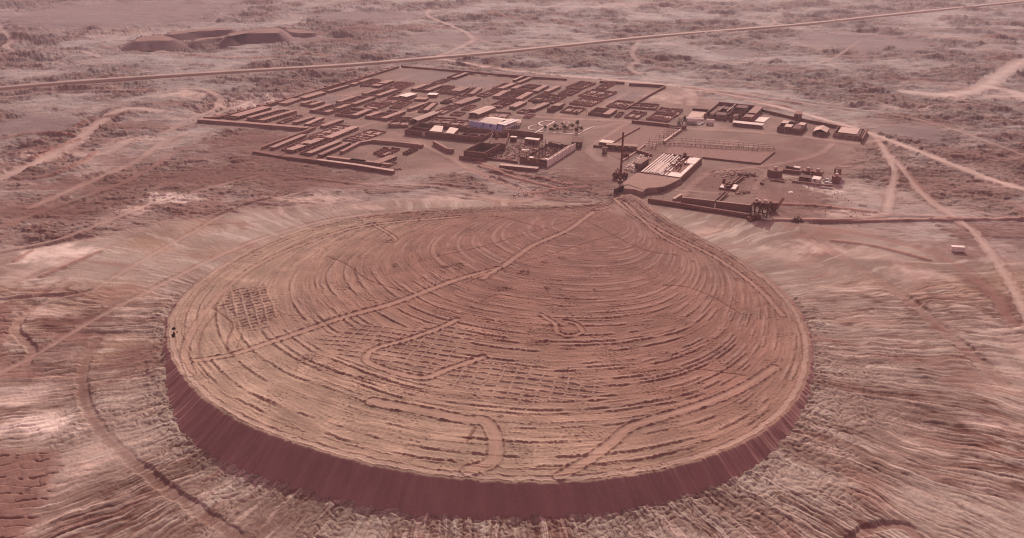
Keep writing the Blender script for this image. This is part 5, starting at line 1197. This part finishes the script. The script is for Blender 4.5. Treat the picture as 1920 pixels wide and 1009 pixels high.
shed('watch_hut', 'dark square hut straddling the long dark wall by the road', 'hut', N_((508,300),(612,318),(640,270)), 5.0, 'red', 'red', 0)

# ---- workshops on the right
def platform():
    c, rz, ln, wd = frame(*O_((188,385),(405,408),(448,345))); t = thing('crusher_platform', 'low platform with two white slabs and dark machine blocks', 'platform', c, rz); m = MB(); m.box(0, 0, -.2, ln, wd, 1.0); m.build('base', M['red'], t)
    w_ = MB(); w_.box(.6, .5, 1.01, ln - .6, wd * .3, 1.35); w_.box(.6, wd * .62, 1.01, ln * .8, wd * .98, 1.3); w_.build('white_slab', M['white'], t); q = MB()
    for _ in range(9): x, y = random.uniform(1, ln - 2), random.uniform(wd * .32, wd * .6); q.box(x, y, 1.0, x + random.uniform(1, 2), y + random.uniform(1, 2), random.uniform(1.8, 3.2))
    q.box(ln * .8, wd * .85, 1.31, ln * .98, wd, 4.2); q.build('machine', M['rust'], t)
platform()
scrap('long trail of reddish scrap above the white slab platform', 1373, 327, 60, 7, 5, 11, 'rub', .7); scrap('dark rusty wreck at the end of the scrap trail', 1386, 331, 34, 3.2, 2.4, 12, 'rust', 2.4); scrap('small rusty wreck lying beside the pale track', 1411, 330, 14, .9, .6, 13, 'rust', 2.0)
def ramp(label, a, b, za, zb, w=2.2):
    p, q = G(*a, za), G(*b, zb); m = MB(); d = (q - p); n = Vector((-d.y, d.x, 0)).normalized() * w / 2; t = thing('conveyor_ramp', label, 'ramp', Vector((p.x, p.y, 0)), 0, 'conveyor ramps'); c = Vector((p.x, p.y, 0)); k = MB()
    for s in (-1, 1): m.bar(p - c + n * s, q - c + n * s, .7, .8)
    m.build('rail', M['rust'], t)
    for i in range(12): o = p - c + d * ((i + .5) / 12); k.bar(o - n, o + n, .35, .3); k.bar((o.x, o.y, -.1), (o.x, o.y, max(.3, o.z - .3)), .4)
    k.build('trestle', M['drk'], t)
ramp('double railed ramp climbing from the retaining wall to the platform', *O_((150,540),(285,412)), .6, 1.4); ramp('short ramp running from the platform to the rusty wreck', *O_((365,300),(480,215)), .8, 1.2)
def drum_tank(label, px, py, r, h):
    c = G(px, py); t = thing('round_tank', label, 'tank', c, 0, 'round rusty tanks of the workshops'); m = MB(); m.cyl((0, 0), r, r, 0, h, 24); m.build('shell', M['red'], t); l = MB(); l.cyl((0, 0), r + .15, r + .15, h - .3, h + .02, 24); l.build('rim', M['rust'], t); q = MB(); q.box(-.9, -.9, h + .03, .9, .9, h + 1.6); q.build('hatch', M['pale'], t)
drum_tank('big round dark tank at the left end of the workshops', *O_((905,205))[0], 4.6, 4.4); drum_tank('left one of two open round vats behind the white box', *O_((1330,165))[0], 3.6, 2.0); drum_tank('right one of two round vats near the workshops middle', *O_((1455,195))[0], 3.0, 2.6); drum_tank('narrow round tank at the right end of the workshops', *O_((1690,290))[0], 2.6, 4.2)
wall_thing('low dark workshop wall running right from the big round tank', O_((985,158),(1110,172),(1250,188)), 2.4, 1.4, 'red', .15, group=None, name='workshop_wall'); wall_thing('long low front wall of the workshops', O_((1130,285),(1400,322),(1660,350)), 1.6, .8, 'adobe', .35, group=None, name='workshop_wall'); wall_thing('ragged stub wall below the big round tank', O_((860,268),(950,275),(1040,292)), 1.4, 1.0, 'red', .5, group=None, name='workshop_wall')
shed('workshop', 'low workshop with a dark lean roof in the middle of the ruins', 'shed', O_((1222,262),(1370,292),(1395,262)), 2.6, 'drk', 'red', 0); shed('workshop', 'small whitewashed box workshop in front of the vats', 'shed', O_((1372,292),(1470,308),(1500,275)), 2.6, 'white', 'white', 0); shed('workshop', 'small hut with a white roof behind the workshop wall', 'hut', O_((1140,142),(1210,152),(1232,138)), 2.4, 'white', 'adobe', 0); shed('workshop', 'low dark hut left of the white roofed hut', 'hut', O_((1040,122),(1130,130),(1150,112)), 2.0, 'drk', 'red', 0)
shed('workshop', 'tall dark tower block at the right end of the workshops', 'tower', O_((1660,230),(1740,245),(1755,215)), 6.0, 'drk', 'red', 0)
scrap('tangled pale and rusty machinery near the right round tank', *O_((1600,270))[0], 46, 4, 2.4, 21, 'steel', 2.6); scrap('low scatter of scrap left of the workshops front wall', *O_((930,255))[0], 30, 5, 1.2, 22, 'rub', 1.0); scrap('rusty machine parts between the two vats', *O_((1400,180))[0], 26, 2.6, 1.4, 23, 'rust', 2.8); scrap('small white bit of debris on the open ground below the workshops', *O_((1105,420))[0], 9, .7, .4, 24, 'white', .8)
scrap('lone dark lump on the pale track below the workshops', *O_((742,318))[0], 9, .4, .4, 25, 'rust', 2); scrap('reddish rubble lump right of the white slab platform', *O_((440,435))[0], 24, 4, 1.2, 26, 'red', 1.6)
wall_thing('tall dark retaining wall of the loading bay, left length', [(1277,383),(1339,390)], 4.2, 1.2, 'red', .02, group=None, name='retaining_wall', cap='roof'); wall_thing('tall dark retaining wall of the loading bay, right length', [(1341,390.5),(1408,398)], 4.2, 1.2, 'red', .02, group=None, name='retaining_wall', cap='roof')
wall_thing('slanting end buttress at the left of the loading bay', [(1262,381.5),(1277,372.5)], 2.8, 1.2, 'adobe', .05, group=None, name='buttress', cap='pale'); wall_thing('long low ledge wall below the loading bay', [(1215,378),(1280,388),(1340,398),(1405,408)], 2.2, 1.4, 'red', .06, group=None, name='ledge_wall')
def loader():
    c, rz, ln, wd = frame(*O_((580,745),(800,765),(860,690))); t = thing('ore_loader', 'rusty ore loading tower with hoppers on open legs', 'loader', c, rz); wd = min(wd, 12); ln = min(ln, 9); m = MB()
    for x in (0, ln):
        for y in (0, wd * .5, wd): m.bar((x, y, -.3), (x, y, 7.2), .7)
    for z in (3.2, 7.0):
        m.bar((0, 0, z), (0, wd, z), .5); m.bar((ln, 0, z), (ln, wd, z), .5)
        for y in (0, wd * .5, wd): m.bar((0, y, z), (ln, y, z), .5)
    m.bar((0, 0, .2), (0, wd * .5, 6.8), .3); m.bar((ln, wd, .2), (ln, wd * .5, 6.8), .3); m.build('frame', M['drk'], t); b = MB()
    for y in (0.3, wd * .36, wd * .7):
        w2 = wd * .27; q = [(1.2, y + .8, 4.6), (ln - 1.2, y + .8, 4.6), (ln - 1.2, y + w2 - .8, 4.6), (1.2, y + w2 - .8, 4.6)]; p = [(-.2, y, 8.6), (ln + .2, y, 8.6), (ln + .2, y + w2, 8.6), (-.2, y + w2, 8.6)]; b.hexa(q, p)
    b.build('hopper', M['rust'], t); s = MB(); s.box(.4, .8, 8.7, 2.4, 2.8, 10.4); s.box(.6, wd * .5, 8.7, 2.2, wd * .5 + 1.6, 9.8); s.box(3, wd * .8, 8.7, 5, wd * .9, 9.6); s.build('cabin', M['pale'], t); d_ = MB(); d_.box(-3.5, wd * .3, -.2, -1, wd * .9, 2.4); d_.build('wagon', M['rust'], t); w_ = MB(); w_.bar((-1.5, -3, .8), (-1.2, wd * .3, .9), .6); w_.build('rail', M['white'], t)
loader()
def chute():
    a, b = O_((830,650),(905,655)); c = G(*a); t = thing('loading_chute', 'dark bin with a slanting chute right of the ore loading tower', 'chute', c); m = MB(); m.hexa([(0, 0, 0), (4, 0, 0), (4, 4, 0), (0, 4, 0)], [(-.8, -.8, 4.6), (4.8, -.8, 4.6), (4.8, 4.8, 4.6), (-.8, 4.8, 4.6)]); m.build('bin', M['rust'], t); s = MB(); s.bar((5, 2, .4), (9.5, 6, 5.2), 1.6, .5); s.build('slide', M['adobe'], t)
chute()
scrap('dark wrecked machine under the ore loading tower', 1411, 413, 40, 2.2, 1.0, 31, 'rust', 2.4); scrap('small brown wreck on the track right of the loading tower', *O_((1175,795))[0], 26, 1.3, .8, 32, 'drk', 2.4)
for i, (a, b, c2) in enumerate([(326,617,'upper'), (326,629,'lower')]):
    p = G(a, b, 5.9); rnd = random.Random(50 + i); m = MB()
    for _ in range(22): x, y = rnd.gauss(0, .28), rnd.gauss(0, .4 + i * .5); s = rnd.uniform(.12, .28); m.hexa([(x - s, y - s, 0), (x + s, y - s, 0), (x + s, y + s, 0), (x - s, y + s, 0)], [(x - s * .4, y - s * .5, s * 2.6), (x + s * .5, y - s * .3, s * 2.2), (x + s * .3, y + s * .5, s * 2.8), (x - s * .5, y + s * .3, s * 2.0)])
    o = m.build('dark_boulder', M['dark']); o.location = p; tag(o, c2 + ' cluster of dark boulders on the left rim of the mound', 'boulders')
def container():
    c = G(1783, 472); t = thing('container', 'lone white container beside the track at the right', 'container', c, R(-9)); m = MB(); m.box(0, 0, .15, 6.2, 2.4, 2.6); m.build('body', M['white'], t); r = MB()
    for k in np.arange(.2, 6.1, .35): r.box(k, -.05, .3, k + .15, -.002, 2.45)
    r.build('rib', M['white'], t); d = MB(); d.box(6.202, .15, .3, 6.26, 2.25, 2.5); d.build('door', M['steel'], t)
container()
def lamp(label, px, py, h):
    c = G(px, py); t = thing('utility_pole', label, 'pole', c, R(20), 'thin utility poles'); m = MB(); m.cyl((0, 0), .16, .1, 0, h, 8); m.build('post', M['drk'], t); a = MB(); a.bar((-.9, 0, h - .5), (.9, 0, h - .5), .12); a.build('crossarm', M['drk'], t)
lamp('thin pole at the near left of the plaza', 1007, 250, 8); lamp('thin pole at the right edge of the plaza garden', 1083, 252, 9); lamp('thin pole in the lane behind the plaza', 1081, 215, 8); lamp('thin pole on the dark plot right of the chimney', 1250, 253, 8); lamp('thin pole at the plaza road corner', 1099, 219, 7)
def railing():
    P = [Vector((*p, 0)) for p in smooth_line(GA([(1222,378),(1250,381.5),(1275,383),(1300,384)]), 8)]; c = P[0]; t = thing('railing', 'line of pale stakes along the foot of the loading bay', 'fence', c); m = MB(); r = MB()
    for a, b in zip(P[:-1], P[1:]): q = a - c; m.bar((q.x, q.y, 0), (q.x, q.y, 1.8), .22); r.bar(q + Vector((0, 0, 1.4)), b - c + Vector((0, 0, 1.4)), .1)
    m.build('stake', M['pale'], t); r.build('rail', M['pale'], t)
railing()

# ---- old excavated dumps on the far left
def dump(pts_top, h, foot, name):
    P = smooth_line(GA(pts_top + pts_top[:1], h), 6)[:-1]; rnd = np.random.RandomState(2); n = len(P)
    area = 0.5 * np.sum(P[:, 0] * np.roll(P[:, 1], -1) - np.roll(P[:, 0], -1) * P[:, 1])
    if area < 0: P = P[::-1]
    T = np.roll(P, -1, 0) - np.roll(P, 1, 0); T /= np.hypot(T[:, 0], T[:, 1])[:, None]; N = np.stack([T[:, 1], -T[:, 0]], 1); C0 = P.mean(0)
    rings = []
    for f, z in ((-1, 0), (-.6, 0), (-.3, 0), (-.1, 0)): rings.append(np.c_[P + (C0 - P) * (-f) * .98, np.full(n, h + .3 * perlin(P[:, 0] / 9, P[:, 1] / 9 + f * 3))])
    for q in range(0, 9):
        f = q / 8; g = 2.6 * fbm(np.arange(n) / 1.7, np.full(n, f * .5 + h), 3) * math.sin(math.pi * min(1, f + .15)); rings.append(np.c_[P + N * (f * foot + g)[:, None], h * (1 - f) - .5 * f + 0.9 * fbm(np.arange(n) / 2.0, np.full(n, f + 3), 2) * (1 - f)])
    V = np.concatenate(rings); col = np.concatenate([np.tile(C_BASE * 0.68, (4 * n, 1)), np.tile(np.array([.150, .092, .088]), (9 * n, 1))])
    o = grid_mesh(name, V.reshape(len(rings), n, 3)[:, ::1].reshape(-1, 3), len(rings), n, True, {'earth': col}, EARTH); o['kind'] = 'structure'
dump([(425,69),(432,62),(480,56),(517,52),(528,55),(524,61),(512,62),(440,63)], 12, 16, 'tailings_dump')
dump([(362,78),(372,72),(420,68),(436,63),(432,70),(400,72)], 7, 12, 'tailings_dump')
dump([(252,78),(262,70),(300,66),(325,72),(320,76),(285,76)], 9, 20, 'tailings_dump')
dump([(315,66),(322,60),(400,53),(432,52),(430,56),(380,58)], 9, 12, 'tailings_dump')
dump([(535,54),(560,55),(592,61),(570,62),(545,60)], 5, 10, 'tailings_dump')

# ---- loose rubble strewn about the town and along the works
def rubble(areas):
    m = MB(); rnd = random.Random(77)
    for (x0, y0, x1, y1, n, s0) in areas:
        for _ in range(n):
            p = G(rnd.uniform(x0, x1), rnd.uniform(y0, y1)); s = s0 * rnd.uniform(.3, 1.2); a = rnd.uniform(0, 1.5); c_, s_ = math.cos(a) * s, math.sin(a) * s; z = s * rnd.uniform(.3, .8); f = rnd.uniform(.4, .85)
            x, y = p.x, p.y; m.hexa([(x - c_, y - s_, -.2), (x + s_, y - c_, -.2), (x + c_, y + s_, -.2), (x - s_, y + c_, -.2)], [(x - c_ * f, y - s_ * f, z), (x + s_ * f, y - c_ * f, z * .8), (x + c_ * f, y + s_ * f, z), (x - s_ * f, y + c_ * f, z * .9)])
    o = m.build('rubble', M['rub']); o['kind'] = 'stuff'
rubble([(430,190,700,240,500,.5),(560,150,800,200,600,.5),(700,160,960,215,700,.5),(860,150,1180,200,700,.5),(620,240,840,310,200,.45),(1280,300,1600,372,240,.4),(960,340,1110,368,520,.45),(900,318,1000,345,200,.5),(560,245,800,275,200,.35),(640,270,800,320,160,.3),(740,190,900,240,420,.45),(880,200,1000,240,260,.45),(1060,170,1280,230,420,.45),(1090,280,1150,340,70,.35),
 (1180,340,1260,375,70,.35),(1290,300,1440,370,120,.35),(1420,300,1600,400,110,.35),(1280,200,1450,250,160,.4),(1440,220,1660,300,80,.35),(480,232,600,300,140,.4),(1500,395,1660,425,60,.35),(1160,375,1260,395,40,.35)])

# ---- the air
def haze():
    m = MB(); m.box(-7600, -7600, -14, 7600, 7600, 175); mt = bpy.data.materials.new('haze'); mt.use_nodes = True; n = mt.node_tree.nodes; n.remove(n['Principled BSDF']); v = n.new('ShaderNodeVolumePrincipled'); v.inputs['Color'].default_value = (.90, .88, .98, 1); v.inputs['Density'].default_value = HAZE; v.inputs['Anisotropy'].default_value = 0.0
    mt.node_tree.links.new(v.outputs[0], n['Material Output'].inputs['Volume']); o = m.build('haze', mt); o['kind'] = 'stuff'
HAZE = 1.1e-4
haze()
